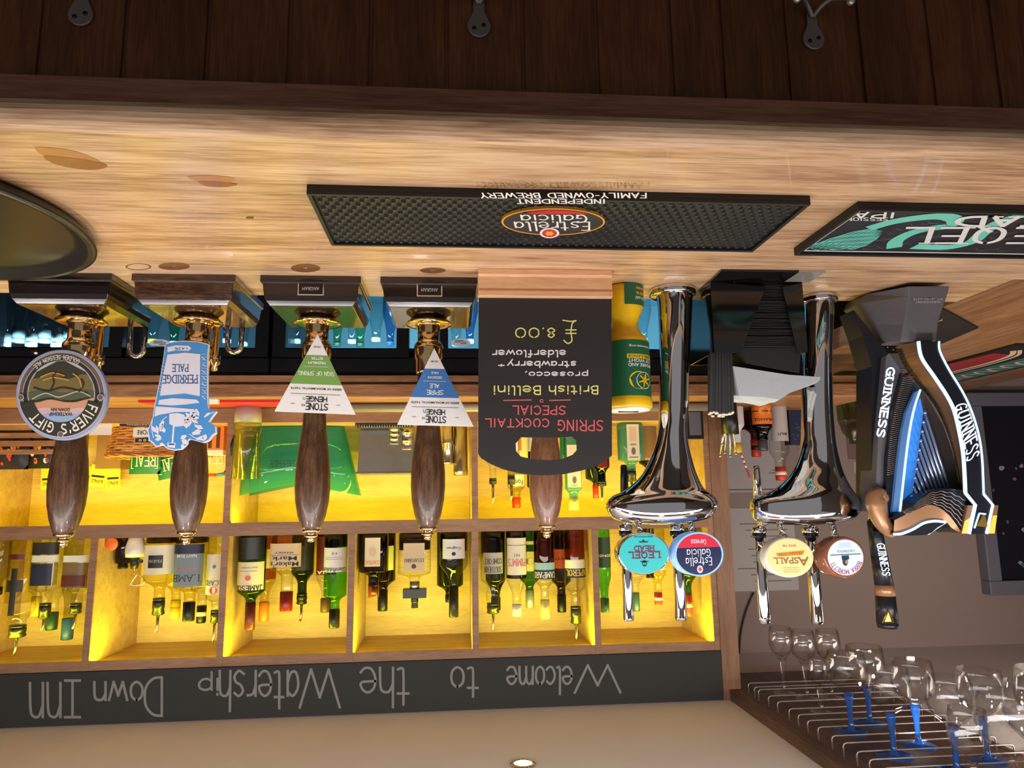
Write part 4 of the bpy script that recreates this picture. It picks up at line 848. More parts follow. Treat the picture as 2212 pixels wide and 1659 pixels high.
fontA = beer_font('chrome beer font with a teal and a navy lens, next to the yellow tin', 1.222,
    [(622, 1410, 1494, .036), (648, 1421, 1494, .033), (700, 1424, 1492, .029), (800, 1426, 1488, .027), (880, 1425, 1486, .027), (927, 1422, 1482, .028), (965, 1414, 1487, .029), (1005, 1398, 1497, .032), (1036, 1378, 1508, .036), (1060, 1348, 1522, .040), (1072, 1322, 1540, .044), (1090, 1309, 1550, .048), (1108, 1314, 1546, .047), (1122, 1328, 1532, .042), (1130, 1360, 1500, .034), (1133, 1395, 1465, .02)],
    [(1340, 1361, 1140, 1341, False), (1450, 1473, 1140, 1340, False)],
    [(1391, 1196, 57, 44, (TEAL, M_chrome), art_teal, 0.0), (1510, 1197, 56, 46, (LNAV, M_lensrim), art_star, .12)], [(1337, 1357, 1004, 1075, M_black)])
fontB = beer_font('chrome beer font with a cream and a white lens, behind the napkin caddy', 1.257,
    [(640, 1735, 1800, .032), (700, 1737, 1797, .027), (800, 1735, 1795, .026), (870, 1734, 1796, .026), (920, 1733, 1799, .027), (961, 1732, 1803, .029), (1000, 1722, 1812, .031), (1028, 1706, 1821, .036), (1050, 1684, 1832, .040), (1066, 1655, 1842, .044), (1078, 1628, 1851, .046), (1092, 1622, 1857, .047), (1110, 1624, 1854, .046), (1124, 1634, 1842, .042), (1132, 1670, 1806, .034), (1135, 1710, 1770, .02)],
    [(1628, 1650, 1145, 1350, True), (1738, 1762, 1145, 1347, False)],
    [(1706, 1204, 54, 43, (LCR, LSIL), art_cream, -.05), (1826, 1204, 55, 44, (LAMB, LAMB), art_white, .22)], [(1623, 1643, 1006, 1078, M_chrome)])

# ------------------------------------------------------------------ napkin caddy
KY = 1.16
a = px(1535, 620, Y=KY); b = px(1745, 760, Y=KY); kx0, kx1 = b.x, a.x; kz = b.z
t = empty('napkin_caddy', 'black acrylic caddy for napkins and straws standing on the bar', 'caddy', ((kx0+kx1)/2, KY+.05, B))
m1 = px(1642, 700, Y=KY).x; m2 = px(1722, 700, Y=KY).x
base_ = PP([(1552, 583), (1785, 583), (1727, 598), (1729, 618)], Z=B)
MB().mat(M_acryl).box(kx0, kx1, KY, KY+.13, B+.0004, B+.004).slab([V((px(1555, 583, Z=B).x, 1.103, B+.0004)), V((px(1726, 583, Z=B).x, 1.103, B+.0004)), V((px(1726, 583, Z=B).x, KY, B+.0004)), V((kx1, KY, B+.0004))], (0, 0, .0035)).build('base', t)
MB().mat(mat('shiny_film', (190, 184, 178), .18, .6)).slab([V((px(1724, 583, Z=B).x-.0006, 1.103, B+.0004)), V((px(1785, 583, Z=B).x, 1.103, B+.0004)), V((px(1729, 617, Z=B).x, 1.158, B+.0004)), V((px(1724, 583, Z=B).x-.0006, 1.158, B+.0004))], (0, 0, .003)).build('bent_edge', t)
q = lambda x, y: px(x, y, Y=KY)
MB().mat(M_acryl).slab([V((kx1, KY, B+.004)), q(1654, 620).copy(), q(1600, 762), V((kx1, KY, kz))], (0, .003, 0)).build('front_panel', t)
MB().mat(M_acryl).slab([V((kx0, KY, B+.004)), q(1690, 620), q(1722, 762), V((kx0, KY, kz))], (0, .003, 0)).build('front_panel', t)
MB().mat(M_acryl).box(kx0, kx0+.003, KY+.003, KY+.13, B+.004, kz).box(kx1-.003, kx1, KY+.003, KY+.13, B+.004, kz).box(kx0+.003, kx1-.003, KY+.127, KY+.13, B+.004, kz).build('side_panels', t)
xl = px(1592, 700, Y=KY).x
MB().mat(M_acryl).box(xl-.003, xl, KY+.003, KY+.127, B+.004, kz).build('divider', t)
# napkins, each a folded sheet
M_nap = mat('black_napkin', (24, 24, 26), .8); M_napedge = mat('napkin_edge', (44, 44, 46), .8)
rn = random.Random(3)
nx0 = kx0+.006; nx1 = xl-.006
for k in range(44):
    z = B+.005+k*.0026; dz = .0016
    xs_ = [nx0+(nx1-nx0)*i/8 for i in range(9)]; ph = rn.uniform(0, 6); am = rn.uniform(.0001, .0005); dy = rn.uniform(-.002, .001)
    top = [(x, z+dz+am*sin(ph+i*.9)) for i, x in enumerate(xs_)]; bot_ = [(x, z+am*sin(ph+i*.9)) for i, x in enumerate(xs_)][::-1]
    o = MB().mat(M_nap).slab([V((x, KY+.007+dy, zz_)) for x, zz_ in top+bot_], (0, .10, 0)).build('napkin', loc=((nx0+nx1)/2, KY+.06, z))
    tag(o, 'black folded napkin in the stack held by the black caddy', 'napkin', 'black napkins in the caddy')
zt_ = B+.005+44*.0026
tp = [(1580, 791), (1700, 810), (1768, 818), (1765, 826), (1700, 850), (1680, 866), (1640, 860), (1592, 854)]
wn = MB().mat(mat('grey_white_tissue', (176, 182, 188), .8, bump=.3))
z1 = px(1640, 800, Y=KY).z
pts_top = PP(tp, Y=KY+.02)
rows = []
for j in range(5):
    yy = KY+.012+.02*j
    rows.append([V((p.x, yy, p.z+.002*sin(3*j+p.x*60))) for p in pts_top])
wn.loft(rows, smooth=False); o = wn.build('napkin_bundle', loc=(px(1680, 800, Y=KY).x, KY+.05, zt_))
tag(o, 'crumpled pale grey tissue bundle on top of the black napkins', 'napkin')
o = MB().mat(M_nap).loft([[V((nx0, KY+.012+.02*j, zt_)), V((nx0+.006, KY+.012+.02*j, min(pts_top[2].z, pts_top[3].z)-.009)), V((nx1-.012, KY+.012+.02*j, min(p.z for p in pts_top)-.005)), V((nx1, KY+.012+.02*j, zt_))] for j in range(5)], smooth=False).build('napkin_fold', loc=((nx0+nx1)/2, KY+.05, zt_))
tag(o, 'thick black napkin folded over between the stack and the grey tissue', 'napkin')
# straws
M_tip = mat('straw_cut_end', (226, 222, 200), .6)
for k in range(16):
    fx = (k % 8)/7; row = k//8
    x = xl+.005+(kx1-.003-xl-.01)*fx; y = KY+.012+row*.016+rn.uniform(-.002, .002)
    p1 = px(1586-fx*52+rn.uniform(-2, 2), 893+rn.uniform(-6, 6)+ (3 if row else 0), Y=y)
    p1 = V((x+(p1.x-x)*.75, y+.01, p1.z)); p0 = V((x, y, B+.0045))
    o = MB().mat(M_nap).tube([p0, p0+(p1-p0)*.995], .0032, 8).mat(M_tip).tube([p0+(p1-p0)*.985, p1], .00325, 8).build('paper_straw', loc=p0)
    tag(o, 'black paper straw with a pale cut end standing in the caddy', 'straw', 'black straws in the caddy')

# ------------------------------------------------------------------ harp shaped font
M_gd = mat('font_dark_panel', (26, 28, 36), .3); M_gg = mat('font_graphite', (104, 104, 110), .38, .25)
M_br = mat('font_bronze', (158, 116, 82), .32, .35); M_led = mat('lit_edge', (190, 225, 255), .3, emit=(160, 206, 255), es=1.5); M_ledb = mat('lit_blue_panel', (70, 150, 240), .3, emit=(60, 140, 240), es=.45)
M_lw = mat('lit_lettering', (226, 238, 250), .4, emit=(214, 232, 255), es=.75); M_string = mat('string_silver', (170, 186, 214), .25, .7); M_rib = mat('font_ribs', (150, 140, 128), .3, .7); M_amb = mat('amber_lit_end', (240, 170, 70), .4, emit=(240, 160, 60), es=.8)
GY = 1.165; GB = 1.235
t = empty('harp_beer_font', 'tall black and bronze harp-shaped beer font with blue-white lit edges', 'beer font', px(1950, 625, Y=1.2))
t.location.z = B; t.location.y = 1.2
def z4(x, y): return (1480+x/3.016, 560+y/3.016)
def z8(x, y): return (1540+x/3.292, 840+y/3.292)
def smooth(pts, n=5): return crom([tuple(p) for p in pts], n)
# pedestal
def pq(x, y, Y): return px(x, y, Y=Y)
pd = MB().mat(M_gg)
pd.loft([[pq(1963, 618, 1.158), pq(2052, 618, 1.158), V((pq(2052, 618, 1.158).x, 1.30, B+.0005)), V((pq(1862, 655, 1.25).x, 1.30, B+.0005)), V((pq(1862, 655, 1.25).x, 1.235, B+.0005))],
         [pq(1964, 640, 1.162), pq(2046, 640, 1.162), V((pq(2046, 640, 1.162).x, 1.295, B+.018)), V((pq(1850, 668, 1.25).x, 1.295, B+.018)), V((pq(1850, 668, 1.25).x, 1.235, B+.018))],
         [pq(1953, 700, 1.172), pq(2028, 690, 1.172), V((pq(2028, 690, 1.18).x, 1.27, B+.065)), V((pq(1880, 705, 1.24).x, 1.27, B+.065)), V((pq(1880, 705, 1.24).x, 1.22, B+.065))],
         [pq(1945, 738, 1.18), pq(2022, 738, 1.18), V((pq(2022, 738, 1.2).x, 1.25, B+.098)), V((pq(1896, 738, 1.24).x, 1.25, B+.098)), V((pq(1896, 738, 1.24).x, 1.21, B+.098))]], smooth=False)
pd.build('pedestal', t, bevel=.002)
tx_ = MB().mat(mat('pale_print', (170, 170, 170)))
f = tf(1972, 643, 2036, 655, Y=1.1615); tx_.text('EST. JAMES GATE', lambda u, v: f(u, .0+.45*v)); tx_.text('DUBLIN BREWERY', lambda u, v: f(.08+.84*u, .6+.4*v)); tx_.build('small_print', t)
# curved pillar: front face between two lit edges, ribbed side going back
Rl = smooth([z4(1655, 535), z4(1660, 600), z4(1720, 720), z4(1800, 850), z4(1850, 950), z4(1890, 1060), z4(1920, 1180), z4(1935, 1300), z4(1941, 1420), z4(1945, 1530)])
Ll = smooth([z4(1520, 535), z4(1540, 640), z4(1620, 760), z4(1700, 880), z4(1750, 980), z4(1785, 1120), z4(1810, 1260), z4(1818, 1360), z4(1822, 1440), z4(1825, 1522)])
Sl = smooth([z4(1370, 570), z4(1420, 690), z4(1500, 800), z4(1570, 880), z4(1640, 980), z4(1700, 1110), z4(1745, 1250), z4(1765, 1350), z4(1780, 1430), z4(1800, 1515)])
rings = [[px(*r_, Y=GY), px(*l_, Y=GY), px(*((l_[0]+s_[0])/2, (l_[1]+s_[1])/2), Y=(GY+GB)/2), px(*s_, Y=GB), V((px(*r_, Y=GY).x, GB, px(*r_, Y=GY).z))] for r_, l_, s_ in zip(Rl, Ll, Sl)]
mb = MB(); nR = len(rings)
for i in range(nR-1):
    A_, B_ = rings[i], rings[i+1]
    for k, m in ((0, M_gd), (1, M_br), (2, M_br), (3, M_gd), (4, M_gd)): mb.mat(m).add([A_[k], A_[(k+1) % 5], B_[(k+1) % 5], B_[k]], [(0, 1, 2, 3)])
mb.mat(M_gd).poly(rings[0]).poly(rings[-1]); mb.build('pillar', t)
rb = MB().mat(M_gd)
for i in range(1, nR-3, 1):
    A_ = rings[i]; mid = A_[2]*.5+A_[1]*.5*0+A_[3]*.5
    for fr_ in (0, .5):
        a = (A_[3]*(1-fr_)+rings[i+1][3]*fr_); b = (mid*(1-fr_)+(rings[i+1][2]*.5+rings[i+1][3]*.5)*fr_)
        c_ = a*.5+b*.5+V((0, -.0005, .004))
        rb.tube([a+V((0, -.0008, 0)), c_+V((0, -.0008, 0)), b+V((0, -.0008, .001))], .0011, 5)
rb.build('ribs', t)
LT_ = [px(*p, Y=GY-.001) for p in Ll]; RT_ = [px(*p, Y=GY-.001) for p in Rl]
MB().mat(M_led).tube(LT_, .0031, 8).build('lit_edge', t); MB().mat(M_led).tube(RT_, .0018, 8).build('lit_edge', t)
# lettering climbs the pillar
def along(Pl, Pr, i0, i1):
    def f(u, v):
        s = i0+(i1-i0)*u; i = min(int(s), len(Pl)-2); k = s-i
        l = V(Pl[i])*(1-k)+V(Pl[i+1])*k; r = V(Pr[i])*(1-k)+V(Pr[i+1])*k
        p = l+(r-l)*(.16+.70*v)
        return px(p.x, p.y, Y=GY-.0012)
    return f
lt = MB().mat(M_lw)
lt.strokes('GUINNESS', along(Ll, Rl, 19, 33.5), .116, .0265, .0036, True, gap=1.15); lt.build('lettering', t)
# head of the pillar: two bright ended jaws and a small emblem
Hd = [z4(1825, 1522), z4(1945, 1530), z8(1990, 825), z8(1945, 1032), z8(1820, 1032), z8(1865, 825)]
MB().mat(M_gd).slab(PP(Hd, Y=GY), (0, GB-GY, 0)).build('pillar_head', t)
MB().mat(M_led).tube([px(*p, Y=GY-.001) for p in (z4(1825, 1522), z8(1865, 825), z8(1820, 1030))], .003, 8).build('lit_edge', t)
MB().mat(M_led).tube([px(*p, Y=GY-.001) for p in (z4(1945, 1530), z8(1990, 825), z8(1945, 1030))], .0024, 8).build('lit_edge', t)
MB().mat(M_br).slab(PP([z8(1868, 828), z8(1822, 1030), z8(1766, 1030), z8(1812, 828)], Y=GY+.002), (0, .05, 0)).mat(M_amb).poly(off(PP([z8(1850, 900), z8(1822, 1028), z8(1768, 1028), z8(1790, 940)], Y=GY+.002), -.0004)).build('bronze_end', t)
MB().mat(M_br).slab(PP([z8(1994, 828), z8(2030, 828), z8(2004, 1030), z8(1950, 1030)], Y=GY+.002), (0, .05, 0)).mat(M_amb).poly(off(PP([z8(1990, 900), z8(2020, 900), z8(2002, 1028), z8(1956, 1028)], Y=GY+.002), -.0004)).build('bronze_end', t)
tri = [z8(1925, 880), z8(1950, 985), z8(1870, 975)]
MB().mat(M_gold).slab(off(PP(tri, Y=GY), -.002), (0, .002, 0)).mat(M_led).tube([px(*p, Y=GY-.0022) for p in (z8(1895, 885), z8(1860, 990))], .0014, 6).tube([px(*p, Y=GY-.0022) for p in (z8(1895, 885), z8(1940, 890))], .0014, 6).build('emblem', t)
# neck: the wave along the top of the harp
NT = smooth([z8(1255, 920), z8(1330, 880), z8(1420, 830), z8(1520, 745), z8(1600, 712), z8(1680, 712), z8(1750, 735), z8(1800, 760)])
NM = smooth([z8(1290, 935), z8(1360, 900), z8(1440, 865), z8(1530, 825), z8(1610, 845), z8(1680, 900), z8(1730, 965), z8(1770, 1025)])
NB = smooth([z8(1285, 1020), z8(1360, 1020), z8(1440, 985), z8(1530, 945), z8(1600, 940), z8(1655, 945), z8(1700, 990), z8(1768, 1030)])
nk = MB(); nt_ = [px(*p, Y=GY+.012) for p in NT]; nm = [px(*p, Y=GY+.004) for p in NM]; nb = [px(*p, Y=GY+.008) for p in NB]
n = len(nt_); bk = lambda L_: [V((p.x, GB, p.z)) for p in L_]
nk.mat(M_gd).add(nt_+nm, [(i, i+1, n+i+1, n+i) for i in range(n-1)]); nk.mat(M_br).add(nm+nb, [(i, i+1, n+i+1, n+i) for i in range(n-1)], True)
nk.mat(M_gd).add(nb+bk(nb), [(i, i+1, n+i+1, n+i) for i in range(n-1)]).add(nt_+bk(nt_), [(i, i+1, n+i+1, n+i) for i in range(n-1)]).add(bk(nt_)+bk(nb), [(i, i+1, n+i+1, n+i) for i in range(n-1)])
nk.build('neck', t)
rb = MB().mat(M_rib)
for k in range(1, 7): rb.tube([nt_[i]*(1-k/7)+nm[i]*(k/7)+V((0, -.0004, .0012*sin(i*1.4))) for i in range(6, n)], .0008, 5)
rb.build('ribs', t)
sc = smooth([z8(1290, 1015), z8(1225, 975), z8(1180, 900), z8(1160, 820), z8(1155, 775), z8(1175, 752), z8(1200, 765)])
MB().mat(M_br).tube([px(*p, Y=GY+.03) for p in sc], [.012+.006*(1-abs(1-2*i/(len(sc)-1))) for i in range(len(sc))], 12).ball(px(*z8(1200, 775), Y=GY+.03), .012).build('scroll', t)
MB().mat(M_led).tube([px(*p, Y=GY+.004) for p in smooth([z8(1285, 1033), z8(1340, 1030), z8(1420, 1000), z8(1500, 955), z8(1580, 940), z8(1655, 948)])], .0022, 8).build('lit_edge', t)
MB().mat(M_led).tube([px(*p, Y=GY+.01) for p in smooth([z8(1655, 952), z8(1600, 985), z8(1530, 1034)])], .0012, 6).build('lit_edge', t)
MB().mat(M_gd).slab(PP(smooth([z8(1290, 1036), z8(1420, 1003), z8(1580, 944), z8(1655, 952), z8(1600, 985), z8(1530, 1034), z8(1400, 1044)]), Y=GY+.008), (0, .03, 0)).build('leaf', t)
# sound board side: dark strip with letters, ribbed strip, lit strip
MB().mat(M_gg).slab(PP([z4(1310, 630), z4(1330, 615), z4(1412, 735), z4(1350, 980), z4(1310, 1300), z4(1300, 1645), z4(1235, 1645), z4(1255, 1200), z4(1285, 900)], Y=1.20), (0, .05, 0)).build('sound_board', t)
MB().mat(M_gd).slab(PP([z4(1100, 330), z4(1320, 610), z4(1280, 900), z4(1250, 1200), z4(1236, 1600), z4(1215, 1640), z4(1215, 700), z4(1160, 500)], Y=1.215), (0, .05, 0)).build('spine', t)
f0 = lambda u, v: px(*( (lambda s: (s[0], s[1]))(tuple(V(z4(1342, 705))*(1-u)+V(z4(1272, 1155))*u + V(((v-.5)*16+0, (v-.5)*1.5))))), Y=1.1985)
MB().mat(M_lw).strokes('GUINNESS', f0, .125, .0135, .0034, True, gap=.7).build('lettering', t)
MB().mat(M_gd).slab(PP([z4(1412, 740), z4(1470, 780), z4(1535, 845), z4(1480, 900), z4(1430, 1020), z4(1395, 1200), z4(1370, 1420), z4(1355, 1645), z4(1305, 1645), z4(1312, 1300), z4(1352, 980)], Y=1.192), (0, .05, 0)).build('ribbed_strip', t)
rb = MB().mat(M_rib)
for k in range(46):
    s = k/45; l = V(z4(1408, 770))*(1-s)+V(z4(1306, 1400))*s; l.x += -22/3.016*sin(s*pi)*1.0+3; r = l+V((16+10*(1-s), 0))
    rb.tube([px(*(l+(r-l)*q+V((0, 1.6*sin(q*6+.5)))), Y=1.1915) for q in (0, .25, .5, .75, 1)], .0006, 5)
rb.build('ribs', t)
LS = [z4(1532, 850), z4(1490, 980), z4(1462, 1120), z4(1440, 1280), z4(1420, 1460), z4(1400, 1645)]
LSl = [z4(1498, 868), z4(1440, 1000), z4(1412, 1130), z4(1390, 1290), z4(1372, 1460), z4(1352, 1645)]
MB().mat(mat('blue_steel_strip', (110, 150, 200), .25, .5, emit=(70, 140, 230), es=.2)).slab(PP(LS+LSl[::-1], Y=1.185), (0, .05, 0)).build('lit_strip', t)
MB().mat(M_led).tube([px(*p, Y=1.1845) for p in smooth(LS)], .0019, 8).build('lit_edge', t)
# glowing back plate behind the strings and the strings
back = [z4(1540, 850), z4(1480, 1000), z4(1440, 1280), z4(1400, 1645), z4(1500, 1570), z4(1600, 1510), z4(1720, 1495), z4(1790, 1500), z4(1740, 1250), z4(1680, 1080), z4(1600, 940)]
MB().mat(mat('string_back_plate', (78, 74, 76), .4, .3)).slab(PP(back, Y=1.222), (0, .008, 0)).mat(M_ledb).poly(off(PP([z4(1530, 900), z4(1480, 1010), z4(1440, 1280), z4(1405, 1640), z4(1470, 1580), z4(1500, 1400), z4(1530, 1150), z4(1550, 1000)], Y=1.222), -.0006)).build('back_plate', t)
for k in range(10):
    s = k/9; a = V(z4(1562, 1000))*(1-s)+V(z4(1478, 1545))*s
    b = V(z4(1716, 1492))*(1-s)+V(z4(1512, 1585))*s
    MB().mat(M_string).tube([px(*a, Y=1.208), px(*b, Y=1.208)], .0026, 10).ball(px(*a, Y=1.208), .0034, 10).build('string', t)
# tap behind the harp
HY = 1.25
q = lambda x, y: px(x, y, Y=HY)
def cone(mb, p, r0, pn, r1, n=18): return mb.tube([q(*p), q(*pn)], [pxm(r0, HY), pxm(r1, HY)], n)
cone(cone(MB().mat(mat('black_nozzle', (22, 24, 32), .4)), (1876, 950), 6, (1878, 970), 9), (1878, 970), 9, (1880, 1022), 11).build('nozzle', t)
mb = MB().mat(M_chrome); cone(mb, (1878, 1022), 9, (1877, 1028), 13); cone(mb, (1877, 1028), 13, (1877, 1050), 13); cone(mb, (1878, 1050), 9, (1880, 1076), 10); mb.mat(M_brass); cone(mb, (1880, 1076), 11, (1881, 1086), 11); mb.mat(M_chrome); cone(mb, (1881, 1086), 9, (1887, 1126), 10); mb.tube([q(1882, 1080), px(1905, 1075, Y=1.235)], .006, 10); mb.build('tap_body', t)
h = MB().mat(mat('handle_black', (22, 22, 30), .35)); cone(h, (1887, 1124), 14, (1899, 1200), 17); cone(h, (1899, 1200), 17, (1910, 1264), 19); cone(h, (1912, 1284), 20, (1917, 1345), 22); cone(h, (1917, 1345), 22, (1918, 1356), 20); h = h.build('tap_handle', t)
mb = MB().mat(M_br); cone(mb, (1910, 1263), 19.3, (1912, 1286), 20.6); mb.build('bronze_band', h)
hy = HY-pxm(22, HY)-.0008
lt = MB().mat(M_lw); f = lambda u, v: px(*(V((1900, 1174))*(1-u)+V((1913, 1243))*u+V(((v-.5)*16+2, 0))), Y=hy); lt.strokes('GUINNESS', f, .058, .0125, .0026, True, gap=.7)
lt.build('lettering', h); lt = MB().mat(M_gold).tube([px(1919, 1317, Y=hy), px(1906, 1345, Y=hy), px(1930, 1345, Y=hy), px(1919, 1317, Y=hy)], .0012, 6); lt.poly(PP([(1919, 1323), (1911, 1343), (1926, 1343)], Y=hy)); lt.build('emblem', h)

# ------------------------------------------------------------------ things on the bar return
blk = PP([(2035, 664), (2113, 706), (2030, 742), (1960, 700)], Z=B+.001)
o = MB().mat(M_rubber).slab(blk, (0, 0, .003)).build('drip_mat', loc=px(2040, 700, Z=B)); tag(o, 'black square mat on the bar beside the harp-shaped font', 'mat')
sp = px(2012, 700, Z=B); c0 = px(2034, 694, Z=B+.02); c1 = px(2012, 701, Z=B+.02)
o = MB().mat(M_steel).tube([c0+(c1-c0)*k/60+V((0, .0045*cos(k*.75), .0045*sin(k*.75)-.006)) for k in range(61)], .0009, 5).build('coil_spring', loc=V((sp.x, sp.y, B+.004))); tag(o, 'small steel coil lying on the black mat by the harp-shaped font', 'spring')
X0, X1, YY0, YY1 = -1.72, -1.44, 1.66, 2.26
t = empty('bar_runner', 'long bar runner with red panel and teal lettering on the bar return', 'bar mat', ((X0+X1)/2, 1.96, B), 'bar runners')
MB().mat(M_rubber).box(X0, X1, YY0, YY1, B+.0004, B+.006).build('mat', t)
zt = B+.0063; d = MB().mat(mat('dull_red_print', (150, 44, 44), .5)); 
d.poly([V((x, y, zt)) for x, y in smooth([(-1.46, 1.76), (-1.446, 1.95), (-1.46, 2.2), (-1.53, 2.25), (-1.555, 2.0), (-1.53, 1.78)])])
d.mat(mat('runner_cream', (216, 190, 166), .5)).ribbon2(smooth([(-1.49, 1.73), (-1.535, 1.80), (-1.555, 1.95), (-1.545, 2.24)]), .014, lambda a, b: V((a, b, zt+.0003))).ribbon2(smooth([(-1.5, 1.72), (-1.555, 1.80), (-1.575, 1.95), (-1.57, 2.24)]), .010, lambda a, b: V((a, b, zt+.0003)))
d.mat(TQ2).box(-1.705, -1.60, 1.675, 2.245, zt-.0002, zt).mat(mat('runner_cream', (216, 190, 166)))
for k in range(9): d.ribbon2(smooth([(-1.685+.02*(k % 2), 1.70+.055*k), (-1.63, 1.72+.055*k), (-1.66, 1.745+.055*k), (-1.685, 1.75+.055*k)]), .009, lambda a, b: V((a, b, zt+.0004)))
d.build('print', t)
def cup(name, label, cat, x, y, r, h, m, zb=B, Y=None, e=2, loc=None, thick=.0018, taper=.9):
    p = V((x, y, zb))
    o = MB().mat(m).lathe([(0, zb+.0006), (r*taper, zb+.0006), (r, zb+h), (r-thick, zb+h), (r*taper-thick, zb+.004), (0, zb+.004)], 28, (x, y, 0), e).build(name, loc=p); return tag(o, label, cat)
rp = px(1812, 797, Z=B)
cup('glass_tumbler', 'red glass tumbler behind the chrome font column', 'glass', rp.x-.03, 1.92, .024, .055, glass('red_glass', (190, 40, 60), .6))
gp = px(1815, 845, Y=2.1)
o = MB().mat(glass('green_plastic', (150, 165, 96), .6, rough=.2)).lathe([(0, B+.0006), (.036, B+.0006), (.036, B+.15), (.036, gp.z+.09), (.026, gp.z+.13), (.012, gp.z+.15), (.012, gp.z+.165), (0, gp.z+.165)], 24, (gp.x-.03, 2.1, 0), 4).build('plastic_bottle', loc=(gp.x-.03, 2.1, B)); tag(o, 'pale green square plastic bottle between the chrome font and the harp font', 'bottle')
bp = px(1848, 690, Y=1.62)
t = empty('card_terminal', 'black boxy terminal on the bar return behind the harp-shaped font', 'card terminal', (-1.045, 1.62, B))
MB().mat(M_black).box(-1.085, -1.004, 1.58, 1.66, B+.0006, B+.085).build('body', t, bevel=.006); MB().mat(M_gg).box(-1.078, -1.011, 1.577, 1.5799, B+.045, B+.08).build('face', t)
for k in range(4): MB().mat(M_chrome).ball((-1.066+.014*k, 1.5775, B+.03+.006*(k % 2)), .0018).build('screw', t)
# ================================================================== HANGING GLASS RACK
RZ = 1.992
t = empty('glass_rack', 'dark wooden ceiling rack with bent wire rails for hanging glasses', 'glass rack', (-.93, 1.6, CEIL))
MB().mat(M_rack).box(-1.13, -.742, .85, 1.95, RZ, CEIL-.0005).box(-1.13, -.777, 1.95, 2.12, RZ, CEIL-.0005).build('board', t)
wy = [1.905, 1.867, 1.842, 1.784, 1.735, 1.676, 1.632, 1.589, 1.544, 1.488, 1.445, 1.397, 1.355, 1.312, 1.265, 1.222, 1.18, 1.13, 1.09]
WZ = RZ-.026
for y in wy:
    x = -.775 - (.0)
    pts = [(x, y, RZ), (x, y, WZ+.006), (x-.002, y, WZ+.0015), (x-.008, y, WZ), (-1.09, y, WZ), (-1.096, y, WZ+.0015), (-1.098, y, WZ+.006), (-1.098, y, RZ)]
    MB().mat(M_nickel).tube(pts, .0017, 8).build('wire_rail', t)
# glasses hang by their feet between neighbouring rails
M_stemb = glass('blue_stem_glass', (70, 130, 215), .55, 1.3, layers=2, milk=.4)
GH = 'hanging glasses'
def goblet(stem_m, Hh, rb, bh, rim, ft):
    """upside down: foot above the rails, bowl below"""
    z0 = WZ+.0020
    o = empty('wine_glass', 'x', 'glass', (0, 0, z0), GH)
    st = Hh-bh
    MB().mat(stem_m).lathe([(0, z0+.003), (ft*.3, z0+.003), (ft, z0+.0012), (ft, z0), (ft*.4, z0-.001), (.0062, z0-.006), (.0048, z0-.02), (.0052, z0-st*.6), (.0085, z0-st*.9), (.0085, z0-st), (0, z0-st)], 24).build('foot_and_stem', o)
    zb = z0-st
    outer = [(0, zb-.001), (.0085, zb), (rb*.5, zb-.010), (rb*.86, zb-bh*.28), (rb, zb-bh*.48), (rb*.97, zb-bh*.7), (rim, zb-bh)]
    inner = [(rim-.0014, zb-bh+.0003), (rb*.97-.0015, zb-bh*.7), (rb-.0015, zb-bh*.48), (rb*.86-.002, zb-bh*.29), (rb*.48, zb-.014), (0, zb-.006)]
    MB().mat(M_wine).lathe(outer+inner, 36).build('bowl', o)
    return o
def hang(proto, first, x, y, label):
    if first: proto.location = (x, y, proto.location.z); proto['label'] = label; return proto
    return dup(proto, (x, y, proto.location.z), label, GH)
gA = goblet(M_wine, .160, .030, .080, .026, .027)
gS = goblet(M_wine, .125, .023, .075, .021, .024)
gB = goblet(M_stemb, .160, .041, .085, .037, .033)
gC = goblet(M_wine, .170, .046, .10, .040, .034)
hang(gA, 1, -.830, 1.813, 'slim clear stemmed glass hanging nearest the shelf post')
hang(gA, 0, -.862, 1.7595, 'slim clear stemmed glass hanging second from the shelf post')
hang(gA, 0, -.925, 1.7595, 'slim clear stemmed glass hanging third from the shelf post')
hang(gA, 0, -.800, 1.11, 'slim clear glass hanging closest to the camera, at the edge of the photo')
hang(gS, 1, -.842, 1.654, 'smallest clear glass on the rack, hanging in front of the three slim far ones')
hang(gB, 1, -.834, 1.516, 'blue stemmed goblet hanging nearest the smallest clear glass')
hang(gB, 0, -.905, 1.566, 'blue stemmed goblet hanging farthest back of the blue stemmed ones')
hang(gB, 0, -.918, 1.421, 'blue stemmed goblet hanging third from the shelf post along the rack')
hang(gB, 0, -.838, 1.376, 'blue stemmed goblet nearest the wire ends, in the middle of the rack')
hang(gB, 0, -.900, 1.2885, 'blue stemmed goblet hanging closest to the camera')
hang(gB, 0, -.994, 1.3335, 'blue stemmed goblet hanging nearest the wall side of the rack')
hang(gC, 1, -.900, 1.155, 'wide clear wine glass hanging closest to the camera of the wide ones')
hang(gC, 0, -.987, 1.20, 'wide clear wine glass hanging second closest to the camera')
hang(gC, 0, -1.082, 1.2885, 'wide clear wine glass hanging on the wall side, cut off by the photo edge')

# ceiling light over the aisle
lp = px(1130, 1652, Z=CEIL)
t = empty('ceiling_light', 'round recessed chrome ceiling spotlight above the bar aisle', 'light', (lp.x, lp.y, CEIL))
MB().mat(M_chrome).lathe([(.019, CEIL-.0005), (.027, CEIL-.0005), (.0265, CEIL-.003), (.021, CEIL-.005), (.019, CEIL-.004), (.019, CEIL-.0005)], 36, (lp.x, lp.y, 0)).build('ring', t)
MB().mat(mat('lamp_face', (255, 246, 226), .4, emit=(255, 240, 214), es=6)).lathe([(0, CEIL-.0006), (.0188, CEIL-.0006), (.0188, CEIL-.0028), (0, CEIL-.0028)], 30, (lp.x, lp.y, 0)).build('lamp_face', t)

